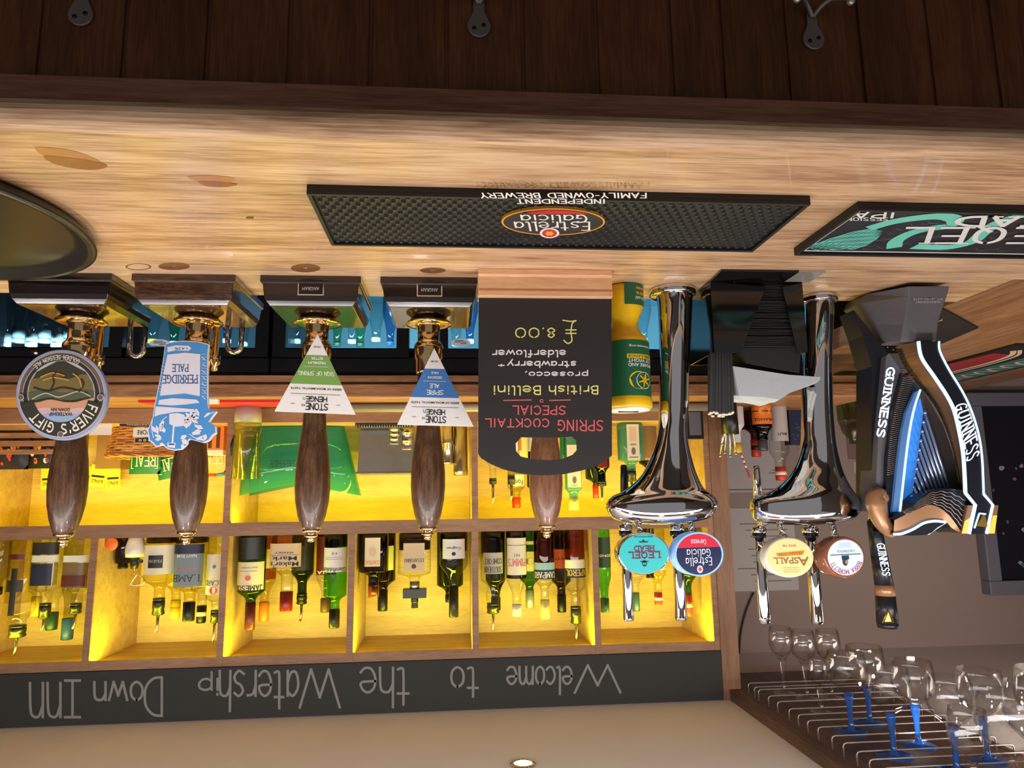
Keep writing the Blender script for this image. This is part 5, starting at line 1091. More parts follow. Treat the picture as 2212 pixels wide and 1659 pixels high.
# ================================================================== WALL AND BACK COUNTER, LEFT OF THE SHELVES
YW = 2.4995
M_notice = mat('grey_white_notice', (176, 170, 168), .5); M_gline = mat('grey_print', (110, 104, 104), .6)
def sheet(name, label, cat, x0, y0, x1, y1, m, lines=0, Y=YW, th=.002, group=None):
    a, b = px(x1, y0, Y=Y), px(x0, y1, Y=Y)
    o = MB().mat(m).box(a.x, b.x, Y-th, Y, a.z, b.z)
    w, h = b.x-a.x, b.z-a.z; rr = random.Random(lines)
    o.mat(M_gline)
    for k in range(lines):
        zz_ = b.z-h*(k+1.5)/(lines+2); ww = w*rr.uniform(.3, .8); o.box(a.x+w*.1, a.x+w*.1+ww, Y-th-.0003, Y-th, zz_-h*.006, zz_+h*.006)
    return tag(o.build(name, loc=((a.x+b.x)/2, Y, (a.z+b.z)/2)), label, cat, group)
sheet('wall_notice', 'pale printed notice in a plastic sleeve low on the grey wall by the chrome font', 'notice', 1576, 1096, 1712, 1278, M_notice, 11)
bx = (px(1690, 1008, Y=2.40), px(1572, 1064, Y=2.40))
o = MB().mat(mat('cabinet_grey', (170, 164, 162), .45)).box(bx[0].x, bx[1].x, 2.40, YW, bx[0].z-.13, bx[1].z).mat(mat('cabinet_dark_line', (90, 88, 92), .6)).box(bx[0].x, bx[1].x, 2.399, 2.4, bx[1].z-.011, bx[1].z-.007).mat(M_gline).box(bx[0].x+.02, bx[0].x+.05, 2.3993, 2.4, bx[0].z+.02, bx[0].z+.023).box(bx[0].x+.02, bx[0].x+.04, 2.3993, 2.4, bx[0].z+.01, bx[0].z+.013).build('wall_box', loc=((bx[0].x+bx[1].x)/2, 2.45, bx[0].z-.13)); tag(o, 'pale grey box fixed to the wall behind the bottles at the end of the shelves', 'box')  # a thin darker line runs near the top of the box front
sheet('price_list', 'brown printed price list on the wall between the chrome font and the harp font', 'price list', 1832, 880, 1902, 992, mat('brown_card', (120, 96, 92), .6), 16)
sheet('wall_label', 'small white label at the top of the brown price list', 'label', 1845, 998, 1885, 1022, M_notice, 0, YW, .0015)
p = crom([(1628, 1280), (1612, 1320), (1600, 1370), (1596, 1432)], 6)
o = MB().mat(M_black).tube(PP(p, Y=2.493), .003, 6).build('cable', loc=px(1612, 1340, Y=2.493)); tag(o, 'thin black cable running up the grey wall from the pale notice', 'cable')
# framed picture at the edge of the photo
a, b = px(2300, 850, Y=2.49), px(2126, 1284, Y=2.49); a.x = b.x-.42
t = empty('picture_frame', 'wide grey picture frame on the wall, cut off by the photo edge', 'picture', ((a.x+b.x)/2, 2.47, a.z))
M_frame = mat('grey_frame', (112, 112, 124), .45); e = .05
fb = MB().mat(M_frame)
for x0, x1, z0, z1 in ((a.x, b.x, a.z, a.z+e), (a.x, b.x, b.z-e, b.z), (a.x, a.x+e, a.z+e, b.z-e), (b.x-e, b.x, a.z+e, b.z-e)): fb.box(x0, x1, 2.455, 2.499, z0, z1)
fb.build('frame', t, bevel=.004)
pi_ = MB().mat(mat('dark_picture', (28, 30, 40), .3)).box(a.x+e, b.x-e, 2.48, 2.497, a.z+e, b.z-e); rr = random.Random(5)
for k in range(26):
    pi_.mat([mat('picture_grey', (150, 156, 164), .5), mat('picture_pink', (150, 90, 110), .5), mat('picture_green', (70, 110, 90), .5)][k % 3]); xx = rr.uniform(a.x+e+.02, b.x-e-.02); zz_ = rr.uniform(a.z+e+.03, b.z-e-.03); r = rr.uniform(.004, .014)
    pi_.poly([V((xx+r*rr.uniform(.5, 1)*cos(q*pi/4), 2.4796, zz_+r*rr.uniform(.5, 1)*sin(q*pi/4))) for q in range(8)])
pi_.build('picture', t)

# ================================================================== BOTTLES
FY_, BY_ = 2.035, 2.145
BT = 'spirit bottles on the shelves'
def bottle(label, xc, w, ysh, yn, yc0, yc1, ysp=None, wn=22, g=None, liq=None, labels=(), cap=(M_black, 1.15), Y=FY_, zb=ZM, e=2.0, name='spirit_bottle', depth=1.0, group=BT, bulge=0, cat='bottle', collar2=None):
    z = lambda y: px(xc, y, Y=Y).z
    R = pxm(w, Y)/2; rn = pxm(wn, Y)/2; x = px(xc, (ysh+1160)/2, Y=Y).x
    g = g or M_gloss; z0 = zb+.0008
    t = empty(name, label, cat, (x, Y, z0), group)
    zs, zn, z1, z2 = z(ysh), z(yn), z(yc0), z(yc1)
    prof = [(0, z0), (R*.92, z0), (R, z0+.006), (R, zs)]
    for k in range(1, 8):
        a = k/7; s = .5-.5*cos(a*pi); prof.append((R+(rn-R)*s, zs+(zn-zs)*(a*.55+.45*a*a)))
    if bulge: prof += [(rn*1.35, zn+(z1-zn)*.4), (rn*1.3, zn+(z1-zn)*.6)]
    prof += [(rn, z1+.001), (rn, z1+.004), (0, z1+.004)]
    MB().mat(g).lathe(prof, 32, (x, Y, 0), e, 1, depth).build('glass', t)
    if liq:
        m, ly = liq; zl = z(ly); lp_ = [(0, z0+.003), (R*.9, z0+.003)]
        for r_, q in prof[2:]:
            if q >= zl or r_ < 1e-6: break
            lp_.append((r_*.94, max(q, z0+.006)))
        lp_ += [(lp_[-1][0], zl), (0, zl)]
        MB().mat(m).lathe(lp_, 28, (x, Y, 0), e, 1, depth).build('drink', t)
    for y0, y1, m, ha, txts in labels:
        f = lambda rr, za, zc, h: (lambda u, v: (lambda c: V((x+c[0]*rr, Y+c[1]*rr*depth, za+(zc-za)*v)))(csec(-pi/2+rad(-h+2*h*u), e)))
        lm = MB().mat(m); F = f(R*1.012+.0002, z(y0), z(y1), ha); patchc(lm, F, 20)
        for tx in txts:
            s, ya, yb, ht, ink = tx[:5]; o_ = tx[5] if len(tx) > 5 else 0
            G = (lambda fn, o_: (lambda u, v: fn(u, v)))(f(R*1.012+.0007, z(ya), z(yb), ht), o_)
            if s == '#':
                lm.mat(ink); patchc(lm, G, 10)
            elif s == 'O':
                lm.mat(ink).poly([G(.5+.5*cos(k*pi/9), .5+.5*sin(k*pi/9)) for k in range(18)])
            elif o_: lm.mat(ink).strokes(s, G, 2*R*sin(rad(min(ht, 89))), z(yb)-z(ya), o_, True)
            else: lm.mat(ink).text(s, G)
        lm.build('label', t)
    cm, cw = cap; rc = rn*cw
    if ysp:
        k = MB().mat(M_black).lathe([(0, z1), (rc, z1), (rc, z1+.003), (rc*.85, z1+.004), (rc, z1+.006), (rc, z1+(z2-z1)*.6), (rc*.9, z1+(z2-z1)*.62), (rc*1.05, z2-.003), (rc*.8, z2), (0, z2)], 20, (x, Y, 0)).build('pourer', t)
        zt = z(ysp); dx = (px(xc, ysp, Y=Y).x-px(xc, yc1, Y=Y).x)*.5
        MB().mat(M_steel if ysp > 0 else M_black).tube([V((x, Y, z2-.001)), V((x, Y-.001, z2+(zt-z2)*.7)), V((x+.002, Y-.004, zt))], [.0042, .0034, .0032], 10).build('spout', k)
    else:
        MB().mat(cm).lathe([(0, z1), (rc, z1), (rc, z2-.0025), (rc-.0012, z2), (0, z2+.0002)], 24, (x, Y, 0)).build('cap', t)
        if collar2: MB().mat(collar2).lathe([(0, z1+(z2-z1)*.35), (rc*1.01, z1+(z2-z1)*.35), (rc*1.01, z1+(z2-z1)*.6), (0, z1+(z2-z1)*.6)], 24, (x, Y, 0)).build('cap_band', t)
    return t
ink = M_ink
gG = glass('green_bottle_glass', (60, 130, 40), .45); gD = glass('dark_bottle_glass', (44, 26, 12), .4); gT = glass('teal_bottle_glass', (110, 190, 195), .55, milk=.3); gGd = glass('dark_green_glass', (24, 50, 22), .5)
lB = glass('brown_spirit', (96, 50, 22), .6, .1); lR = glass('red_spirit', (150, 24, 22), .6, .1); lA = glass('amber_spirit', (206, 120, 40), .7, .1); lDk = glass('dark_spirit', (40, 24, 18), .6, .1); lMg = glass('maroon_spirit', (92, 20, 44), .6, .1)
cDk = mat('dark_label', (34, 32, 32), .5); cMar = mat('maroon_label', (92, 26, 22), .5); cGrey = mat('slate_label', (120, 132, 150), .5); cLb = mat('light_blue_label', (150, 186, 200), .5); cOr = mat('orange_label', (230, 120, 40), .5); cTan = mat('tan_label', (216, 190, 150), .55)
capR = mat('dark_red_cap', (84, 24, 24), .35); capO = mat('orange_cap', (234, 130, 44), .35); capY = mat('yellow_cap', (226, 190, 60), .35); capG = mat('green_cap', (40, 70, 50), .35); capB = mat('blue_cap', (52, 92, 150), .35); capW = mat('white_cap', (226, 222, 206), .4); capRd = mat('red_cap', (206, 60, 44), .35); wax = mat('red_wax', (120, 26, 24), .3); copper = mat('copper_cap', (190, 120, 62), .25, .9); cap2 = mat('silver_cap', (196, 200, 190), .3, .6)
# ---- upper shelf, hole by hole, from the photo's left edge
bottle('cut glass spirit bottle at the photo edge, upper shelf', -2, 40, 1245, 1262, 1268, 1285, None, 20, glass('cut_glass', (196, 196, 160), .45))
bottle('tall clear bottle with a dark stick-shaped label and steel pourer, upper shelf', 49, 54, 1318, 1346, 1350, 1376, 1415, 26, None, (glass('pale_spirit', (226, 214, 130), .8, .1), 1300), [(1195, 1206, cMar, 30, []), (1225, 1345-20, cDk, 12, []), (1250, 1275, cDk, 34, [])])
bottle('clear square bottle with a white strip over navy print and black pourer, upper shelf', 106, 50, 1268, 1282, 1303, 1335, 1360, 18, None, None, [(1170, 1196, cDk, 60, []), (1198, 1212, M_white, 62, []), (1214, 1262, glass('grey_film', (150, 150, 150), .9), 62, [('#', 1216, 1262, 40, M_navy)])], e=4)
bottle('clear square bottle with a white strip over brown print, against the divider, upper shelf', 172, 48, 1268, 1282, 1303, 1325, 1358, 18, None, None, [(1198, 1212, M_white, 62, []), (1214, 1268, mat('bronze_label', (120, 96, 56), .4), 62, [('#', 1240, 1264, 50, cMar)])], e=4)
bottle('bottle with a dark green cap standing behind the navy printed one', 122, 32, 1285, 1296, 1322, 1360, None, 19, None, None, [], (capG, 1.15), BY_)
bottle('bottle with a yellow cap standing behind the stick-labelled bottle', 86, 32, 1275, 1284, 1288, 1330, None, 17, None, None, [], (capY, 1.05), BY_)
bottle('pale bottle with a blue cap standing behind, against the divider', 158, 34, 1262, 1312, 1335, 1381, None, 18, glass('milky_glass', (200, 200, 150), .8), None, [], (capB, 1.2), BY_)
o = px(240, 1181, Y=2.0); 
mo = MB(); mo.mat(mat('orange_disc', (226, 108, 40), .4)); mo.loft([[V((o.x+.0165*k*cos(a), 2.0+d, ZM+.0175+.0165*k*sin(a))) for a in [q*pi/10 for q in range(20)]] for k, d in ((.8, -.003), (1, -.001), (1, .003), (.8, .005))]); q = mo.build('orange_tag', loc=(o.x, 2.0, ZM)); tag(q, 'round orange disc propped on the upper shelf beside a small dark bottle', 'ornament')
bottle('small squat dark bottle beside the round orange disc, upper shelf', 268, 30, 1215, 1219, 1221, 1228, None, 18, gD, None, [], (M_black, 1.1), 2.06)
wj = px(293, 1185, Y=2.03)
t = empty('ceramic_flask', 'white ceramic flask with a black neck and looped wire opener, upper shelf', 'flask', (wj.x, 2.03, ZM+.0008))
r = pxm(38, 2.03)/2; zz2 = lambda y: px(293, y, Y=2.03).z
MB().mat(mat('white_ceramic', (222, 218, 220), .25)).lathe([(0, ZM+.0008), (r*.7, ZM+.0008), (r, zz2(1182)), (r, zz2(1192)), (r*.92, zz2(1203)), (0, zz2(1203))], 28, (wj.x, 2.03, 0)).build('body', t)
MB().mat(M_black).lathe([(0, zz2(1203)), (r*.4, zz2(1203)), (r*.5, zz2(1214)), (r*.35, zz2(1228)), (0, zz2(1228))], 20, (wj.x, 2.03, 0)).box(wj.x-.02, wj.x+.004, 2.024, 2.034, zz2(1216), zz2(1209)).build('neck', t)
MB().mat(M_chrome).tube([V((wj.x+.0012*sin(k*1.4), 2.03+.0012*cos(k*1.4), zz2(1226)+(zz2(1242)-zz2(1226))*k/20)) for k in range(21)], .0009, 6).tube([px(*p, Y=2.03) for p in smooth([(297, 1240), (287, 1253), (283, 1263), (298, 1264), (313, 1258), (308, 1247), (297, 1241)])], .0014, 8).build('wire_opener', t)
bottle('clear round bottle with two small handles, white picture label and pourer, upper shelf', 349, 62, 1252, 1272, 1292, 1328, 1365, 20, glass('gold_clear', (236, 228, 130), .6), (lDk, 1172), [(1176, 1238, mat('ivory_label', (222, 214, 200), .55), 66, [('#', 1197, 1224, 26, cDk), ('KRAKEN', 1206, 1213, 22, mat('grey_print2', (170, 170, 170)))])])
bottle('bottle with a slate and navy label and black ribbed cap, upper shelf', 414, 58, 1266, 1282, 1300, 1341, None, 20, glass('gold_clear', (236, 228, 130), .6), (lDk, 1172), [(1174, 1264, cGrey, 62, [('LAMB', 1239, 1253, 46, ink, .0016), ('NAVY RUM', 1195, 1202, 34, M_white), ('#', 1224, 1226, 30, capRd), ('#', 1174, 1194, 62, M_navy)])], (M_black, 1.15), e=3.2)
bottle('yellow capped bottle between the picture-labelled and slate-labelled bottles', 385, 40, 1262, 1283, 1296, 1336, None, 17, glass('gold_clear', (236, 228, 130), .6), None, [(1180, 1262, mat('yellow_label', (206, 180, 60), .5), 50, [])], (capY, 1.1), BY_, collar2=capO)
bottle('bottle with a black and white cap standing behind the slate-labelled bottle', 441, 44, 1272, 1284, 1308, 1345, None, 17, None, None, [(1190, 1265, capW, 60, [])], (M_black, 1.1), BY_, collar2=capW)
bottle('clear bottle with a white label and red disc, half hidden by the divider, upper shelf', 470, 40, 1290, 1303, 1318, 1345, 1385, 15, None, None, [(1196, 1282, mat('ivory_label', (222, 214, 200), .55), 80, [('O', 1265, 1281, 22, capRd), ('BACARDI', 1252, 1262, 70, ink, .0012), ('O', 1218, 1226, 10, M_blue)])], (capG, 1.15))
bottle('green bottle with a cream label and dark red cap, upper shelf', 545, 54, 1276, 1298, 1301, 1360, None, 19, gG, (lDk, 1204), [(1160, 1206, mat('black_label', (26, 32, 28), .4), 72, []), (1212, 1272, M_cream, 72, [('JAMESON', 1262, 1272, 62, ink, .0019), ('O', 1240, 1251, 12, mat('orange_crest', (206, 110, 70))), ('TRIPLE DISTILLED', 1230, 1232, 38, M_gline), ('IRISH WHISKEY', 1222, 1225, 36, M_gline)])], (capR, 1.05), depth=1)
bottle('amber bottle with a pale label and orange cap, standing behind the green one', 575, 42, 1250, 1292, 1300, 1342, None, 16, glass('gold_clear', (236, 228, 130), .6), (lA, 1250), [(1185, 1226, capY, 50, [])], (capO, 1.25), BY_)
bottle('squat clear bottle with a cream label and dripping red wax neck, upper shelf', 622, 66, 1226, 1246, 1278, 1320, None, 22, None, (lA, 1180), [(1172, 1222, cTan, 56, [("Maker's", 1211, 1221, 46, ink), ('Mark', 1199, 1208, 40, ink), ('WHISKY', 1189, 1193, 30, ink), ('#', 1196, 1196.6, 50, ink)])], (wax, 1.15), e=3)
bottle('dark bottle with a black pourer, standing behind the wax-necked bottle', 655, 44, 1236, 1262, 1282, 1305, 1341, 18, gGd, None, [(1160, 1230, cDk, 70, [])], Y=BY_)
bottle('maroon labelled bottle half hidden behind the green spirit bottle by the divider', 706, 40, 1246, 1285, 1292, 1322, None, 17, None, (lB, 1200), [(1158, 1240, cMar, 72, [('ARA', 1231, 1238, 50, capW)])], (mat('brown_cap', (96, 70, 40), .4), 1.2), BY_)
bottle('bright green bottle with a white label and black cap, beside the divider', 725, 46, 1285, 1300, 1316, 1356, None, 19, glass('vivid_green_glass', (80, 190, 40), .5), (lDk, 1180), [(1182, 1234, mat('pale_label', (216, 216, 222), .5), 76, [('Glenfiddich', 1224, 1233, 66, ink), ('#', 1206, 1206.6, 50, M_gline), ('#', 1202, 1202.6, 50, M_gline), ('12', 1192, 1196, 12, ink)])], (M_black, 1.12))
bottle('square dark brown bottle with a cream label and copper cap, upper shelf', 808, 58, 1232, 1246, 1262, 1290, None, 20, gD, None, [(1160, 1221, M_cream, 28, [('COINTREAU', 1208, 1217, 26, cOr), ('O', 1180, 1200, 14, cTan)])], (copper, 1.1), e=4)
bottle('dark wine-shaped bottle with a pale yellow label and black cap, behind the square brown one', 828, 50, 1252, 1272, 1274, 1319, None, 18, gD, None, [(1178, 1230, mat('lemon_label', (220, 216, 140), .5), 60, [])], (M_black, 1.12), BY_, collar2=None)
bottle('square clear bottle with a tan label and wide black stopper, upper shelf', 896, 66, 1236, 1250, 1256, 1271, None, 20, None, (lDk, 1186), [(1171, 1230, cTan, 33, [('DISARONNO', 1204, 1211, 30, ink, .0009), ('O', 1215, 1225, 8, cMar)])], (M_steel, 1.0), e=5)
st = px(896, 1280, Y=FY_); z_ = lambda y: px(896, y, Y=FY_).z
_par = bpy.data.objects[[o.name for o in bpy.data.objects if o.get('label', '').startswith('square clear bottle with a tan')][0]]
MB().mat(M_black).box(st.x-.032, st.x+.032, FY_-.014, FY_+.014, z_(1271), z_(1291)).lathe([(0, z_(1291)), (.010, z_(1291)), (.010, z_(1300)), (.0085, z_(1301)), (.0095, z_(1313)), (0, z_(1313))], 20, (st.x, FY_, 0)).build('wide_stopper', _par, bevel=.001)
bottle('bell shaped brandy bottle with a white label and long black cap, upper shelf', 980, 58, 1218, 1262, 1266, 1333, None, 17, None, (lMg, 1190), [(1163, 1205, mat('pale_label', (216, 216, 222), .5), 50, [('Cognac', 1178, 1185, 30, ink), ('O', 1190, 1198, 8, ink)])], (M_black, 1.15))
bottle('dark green bottle behind the bell shaped brandy bottle', 972, 54, 1262, 1280, 1284, 1300, None, 18, gGd, None, [], (M_black, 1.1), BY_)
bottle('clear bottle of red-brown spirit with a bulging neck and pourer, next to the divider', 1064, 50, 1252, 1268, 1303, 1325, 1362, 22, None, (lB, 1195), [(1192, 1237, mat('silver_label', (170, 164, 150), .4), 52, [('SOUTHERN', 1222, 1234, 42, ink, .0013), ('COMFORT', 1205, 1216, 42, ink, .0013)])], bulge=1)
bottle('dark bottle standing behind the bulging necked one', 1070, 42, 1250, 1285, 1290, 1318, None, 18, gGd, None, [], (M_black, 1.1), BY_)
bottle('dark bottle with a white label, red lettering and a white cap, upper shelf', 1115, 44, 1246, 1296, 1306, 1331, None, 17, None, (lDk, 1248), [(1161, 1240, mat('ivory_label', (222, 214, 200), .55), 62, [("PIMM'S", 1206, 1221, 52, capRd, .0021), ('N1', 1195, 1201, 14, M_gline), ('#', 1176, 1177, 60, ink)])], (capW, 1.15))
bottle('green bottle with a gold and white label and silver cap, behind the red-lettered bottle', 1143, 40, 1250, 1270, 1274, 1313, None, 16, gG, None, [(1190, 1232, M_cream, 64, [('O', 1204, 1218, 30, M_gold)]), (1168, 1175, capW, 60, [])], (cap2, 1.15), BY_)
bottle('bottle of deep red aperitif with a pale blue and navy label, upper shelf', 1175, 44, 1252, 1274, 1296, 1336, None, 17, None, (lMg, 1214), [(1214, 1229, cLb, 74, []), (1229, 1249, M_navy, 74, [('CAMPARI', 1234, 1246, 64, M_white, .0024)])], (mat('pale_yellow_cap', (222, 206, 120), .4), 1.1))
bottle('brown bottle with a red label and black cap, between two red aperitifs', 1211, 40, 1254, 1272, 1284, 1322, None, 17, gD, None, [(1185, 1226, mat('brick_label', (170, 64, 40), .5), 66, [('HARVEYS', 1203, 1208, 56, ink)])], (M_black, 1.1), BY_)
bottle('round bottle of orange aperitif with a slanted navy label and steel pourer, upper shelf', 1241, 44, 1268, 1284, 1310, 1347, 1384, 19, None, (glass('orange_spirit', (200, 80, 40), .6, .1), 1206), [(1208, 1226, capW, 74, []), (1226, 1246, M_navy, 74, [('APEROL', 1229, 1241, 60, capY, .0022)])])
bottle('green bottle with dark lettering label, against the divider under the teal lens', 1303, 30, 1242, 1288, 1292, 1323, None, 16, glass('vivid_green_glass', (80, 190, 40), .5), None, [(1160, 1225, mat('deep_green_label', (26, 56, 36), .5), 78, [('JONES', 1195, 1202, 60, capW)])], (capG, 1.15))
bottle('clear bottle with a teal and silver cap rising between the two lenses', 1370, 44, 1240, 1268, 1280, 1320, None, 14, None, None, [], (mat('teal_cap', (90, 130, 130), .3, .4), 1.1), BY_)
bottle('pale yellow bottle with a red and white cap, behind the teal lens', 1418, 36, 1238, 1262, 1280, 1307, None, 16, glass('milky_lemon', (236, 230, 120), .9), None, [(1170, 1230, capW, 60, [])], (capRd, 1.08), FY_, collar2=capW)
bottle('dark bottle hidden low behind the teal lens', 1402, 24, 1225, 1240, 1244, 1248, None, 16, gD, None, [], (M_black, 1.1), BY_)
bottle('round green bottle with a silver and red cap, behind the navy lens', 1483, 46, 1236, 1268, 1284, 1331, None, 13, gG, None, [(1160, 1220, capW, 60, [])], (capRd, 1.1), FY_, collar2=cap2)
# ---- lower shelf, the hole behind the blackboard menu and the first chrome font
ZLb = ZL
bottle('clear bottle with a black pourer, leftmost behind the blackboard menu, lower shelf', 1065, 38, 990, 1012, 1033, 1046, 1087, 14, None, None, [(930, 980, capW, 60, [])], zb=ZLb)
bottle('clear bottle with a yellow ringed black pourer, behind the blackboard menu, lower shelf', 1105, 36, 985, 1020, 1026, 1047, 1080, 14, None, None, [(930, 975, M_white, 50, [])], zb=ZLb)
bottle('stout bottle with a script label and red ribbed cap, behind the blackboard menu, lower shelf', 1116, 36, 1052, 1066, 1074, 1097, None, 16, glass('gold_clear', (236, 228, 130), .6), None, [(1026, 1050, mat('ivory_label', (222, 214, 200), .55), 62, [('Fonte', 1036, 1047, 44, ink)])], (capRd, 1.15), BY_, ZLb)
bottle('green bottle with a white label seen through the cut-out of the blackboard menu', 1156, 32, 1050, 1062, 1070, 1085, None, 16, gGd, None, [(940, 976, M_white, 60, [])], (M_black, 1.1), BY_, ZLb)
bottle('teal square bottle with a pale yellow stopper, beside the red-brown pump handle', 1240, 34, 1055, 1070, 1076, 1102, None, 17, gT, None, [(962, 1053, M_cream, 44, [('O', 1030, 1045, 14, M_gline), ('#', 990, 1015, 26, cTan), ('LONDON', 1048, 1051, 20, ink)])], (mat('pale_yellow_cap', (222, 206, 120), .4), 1.25), FY_, ZLb, e=4)
bottle('dark green bottle with a red flower and black pourer, by the menu edge', 1301, 36, 1008, 1024, 1040, 1050, 1083, 18, glass('dark_green_glass', (24, 50, 22), .5), None, [(995, 1010, wax, 36, []), (945, 990, mat('deep_green_label', (26, 56, 36)), 60, [])], zb=ZLb)
bottle('blue shouldered bottle with an orange stopper, behind the red-flowered bottle', 1288, 42, 1033, 1045, 1047, 1076, None, 10, glass('navy_glass', (40, 70, 96), .6), None, [], (capRd, 1.3), BY_, ZLb)
bottle('large teal bottle with a tall cream label and black pourer, beside the chrome font', 1366, 52, 992, 1004, 1013, 1040, 1070, 18, gT, None, [(919, 996, M_cream, 27, [('O', 968, 984, 10, M_gline), ('#', 925, 955, 16, cTan), ('LONDON', 960, 964, 14, ink), ('#', 988, 990, 20, M_gline)])], zb=ZLb, e=4)
bottle('brown patterned bottle behind the flare of the chrome font, lower shelf', 1404, 40, 1000, 1012, 1018, 1032, None, 14, gD, None, [(920, 995, mat('pattern_label', (120, 90, 70), .5), 66, [('GIN', 1003-12, 1000-6, 30, capW)])], (capRd, 1.15), BY_, ZLb)
bottle('squat bottle with a yellow scalloped label seen through the cut-out of the blackboard menu', 1122, 40, 992, 998, 1000, 1008, None, 18, glass('gold_clear', (236, 228, 130), .6), None, [(940, 990, mat('lemon_label', (220, 216, 140)), 70, []), (942, 975, cOr, 12, [])], (capO, 1.1), 2.09, ZLb)
bottle('turquoise slim bottle seen through the right of the menu cut-out', 1219, 14, 982, 1000, 1004, 1014, None, 8, glass('turquoise_glass', (60, 170, 180), .6), None, [], (capG, 1.2), FY_, ZLb)
# ================================================================== LOWER SHELF, OTHER THINGS
# teal ice bucket
IY = 2.09
prof_c = px(652, 912, Y=IY)
t = empty('ice_bucket', 'translucent teal ice bucket with a notched rim and dark lettering, lower shelf', 'ice bucket', (prof_c.x, IY, ZL+.0006))
M_ice = glass('teal_plastic', (84, 184, 176), .6, .8, .05, 4, .3); M_ice2 = mat('bucket_lettering', (24, 70, 84), .5)
zB, zR, zV = ZL+.0006, px(652, 1072, Y=IY).z, px(660, 1046, Y=IY).z
wb, wt = pxm(176, IY)/2, pxm(250, IY)/2
N = 40
def bk_ring(s, k=1.0):
    L = []
    for i in range(N):
        a = 2*pi*i/N; cx_, cy_ = csec(a, 3.2)
        zrim = zV+(zR-zV)*abs(cx_)**1.1
        w = wb+(wt-wb)*s
        L.append(V((prof_c.x+cx_*w*k, IY+cy_*(.045+.028*s)*k, zB+(zrim-zB)*s)))
    return L
MB().mat(M_ice).loft([bk_ring(0), bk_ring(.02), bk_ring(.5), bk_ring(1), bk_ring(1, .975), bk_ring(.5, .97), bk_ring(.05, .97)]).build('body', t)
lt = MB().mat(M_ice2); f = lambda u, v: V((prof_c.x-.072+.144*u, IY-.0645, px(652, 997, Y=IY).z+(px(652, 1011, Y=IY).z-px(652, 997, Y=IY).z)*v)); lt.strokes('BOMBAY SAPPHIRE', f, .144, .017, .0024, True); lt.build('lettering', t)
# steel tray and measures
SY = 2.08
a, b = px(905, 980, Y=SY), px(772, 918, Y=SY)
o = MB().mat(M_steel).loft([[V((a.x+d, SY-.05+d, z)), V((b.x-d, SY-.05+d, z)), V((b.x-d, SY+.07-d, z)), V((a.x+d, SY+.07-d, z))] for z, d in ((ZL+.0005, .014), (a.z+.052, .008), (a.z+.056, 0), (a.z+.058, 0), (a.z+.056, .009), (ZL+.004, .016))], smooth=False).build('steel_tray', loc=((a.x+b.x)/2, SY, ZL+.0005)); tag(o, 'shallow brushed steel food tray on the lower shelf beside the teal bucket', 'tray')
def sl(x, y1, w, n, Y=2.05):
    p = px(x, y1, Y=Y); r = pxm(w, Y)/2; z0 = ZL+.0005; pr_ = [(0, z0)]
    for k in range(n):
        z = z0+(p.z-z0)*k/n; pr_ += [(r*.92, z), (r, z+(p.z-z0)/n*.85), (r*1.05, z+(p.z-z0)/n*.9), (r*1.05, z+(p.z-z0)/n*.98)]
    pr_ += [(r*.9, p.z), (0, p.z)]
    return MB().mat(M_steel).lathe(pr_, 28, (p.x, Y, 0)), (p.x, Y, z0)
for x, y, w, n, lab in ((852, 960, 24, 4, 'short stack of steel measures in front of the steel tray'), (880, 972, 26, 3, 'medium steel measure stack, left of the blue banded clip handle'), (968, 1003, 24, 2, 'tall steel measure beside the blue banded clip handle'), (995, 1027, 30, 1, 'tallest steel tumbler, against the shelf divider')):
    m, l = sl(x, y, w, n); tag(m.build('steel_measure', loc=l), lab, 'measure', 'steel measures')
a, b = px(890, 912, Y=2.0), px(770, 924, Y=2.0)
nb_ = MB().mat(mat('notebook_black', (24, 24, 28), .5)).box(a.x, b.x, 1.975, 2.02, ZL+.0005, ZL+.012)
nb_.mat(M_steel)
for k in range(22): x = a.x+.004+(b.x-a.x-.008)*k/21; nb_.tube([V((x, 1.975, ZL+.002)), V((x, 1.971, ZL+.006)), V((x, 1.974, ZL+.0122)), V((x, 1.98, ZL+.0125))], .0007, 5)
tag(nb_.build('notebook', loc=((a.x+b.x)/2, 2.0, ZL+.0005)), 'black spiral notebook lying on the lower shelf under the steel tray edge', 'notebook')
# tall frosted jug standing on the back counter in front of the divider
JY = 1.90
jx = px(534, 950, Y=JY).x; zj = lambda y: px(534, y, Y=JY).z; r = pxm(54, JY)/2
t = empty('plastic_jug', 'tall clear plastic jug with a frosted foot, on the back counter by the teal bucket', 'jug', (jx, JY, CT+.0006))
MB().mat(mat('frosted_plastic', (190, 176, 160), .4, trans=.4)).lathe([(0, CT+.0006), (r, CT+.0006), (r, zj(914)), (0, zj(914))], 28, (jx, JY, 0)).build('foot', t)
MB().mat(glass('clear_green_plastic', (216, 220, 170), .7, rough=.1, layers=4)).lathe([(0, zj(914)), (r, zj(914)), (r*1.02, zj(950)), (r*1.1, zj(1034)), (r*1.06, zj(1034)), (r*.96, zj(930)), (0, zj(922))], 28, (jx, JY, 0)).build('body', t)
MB().mat(M_black).tube([V((jx+r*.9, JY-.006, zj(940))), V((jx+r*1.1, JY-.008, zj(960))), V((jx+r*1.05, JY-.008, zj(985)))], .003, 6).build('clip', t)
# roll of film
p = px(1040, 872, Y=1.88)
o = MB().mat(mat('silver_film', (150, 142, 130), .4, .3)).tube([V((px(742, 872, Y=1.87).x, 1.87, CT+.0125)), V((px(1560, 872, Y=1.87).x, 1.87, CT+.0125))], .012, 20).build('film_roll', loc=(p.x, 1.87, CT+.0005)); tag(o, 'long shiny roll of film lying on the back counter', 'roll')
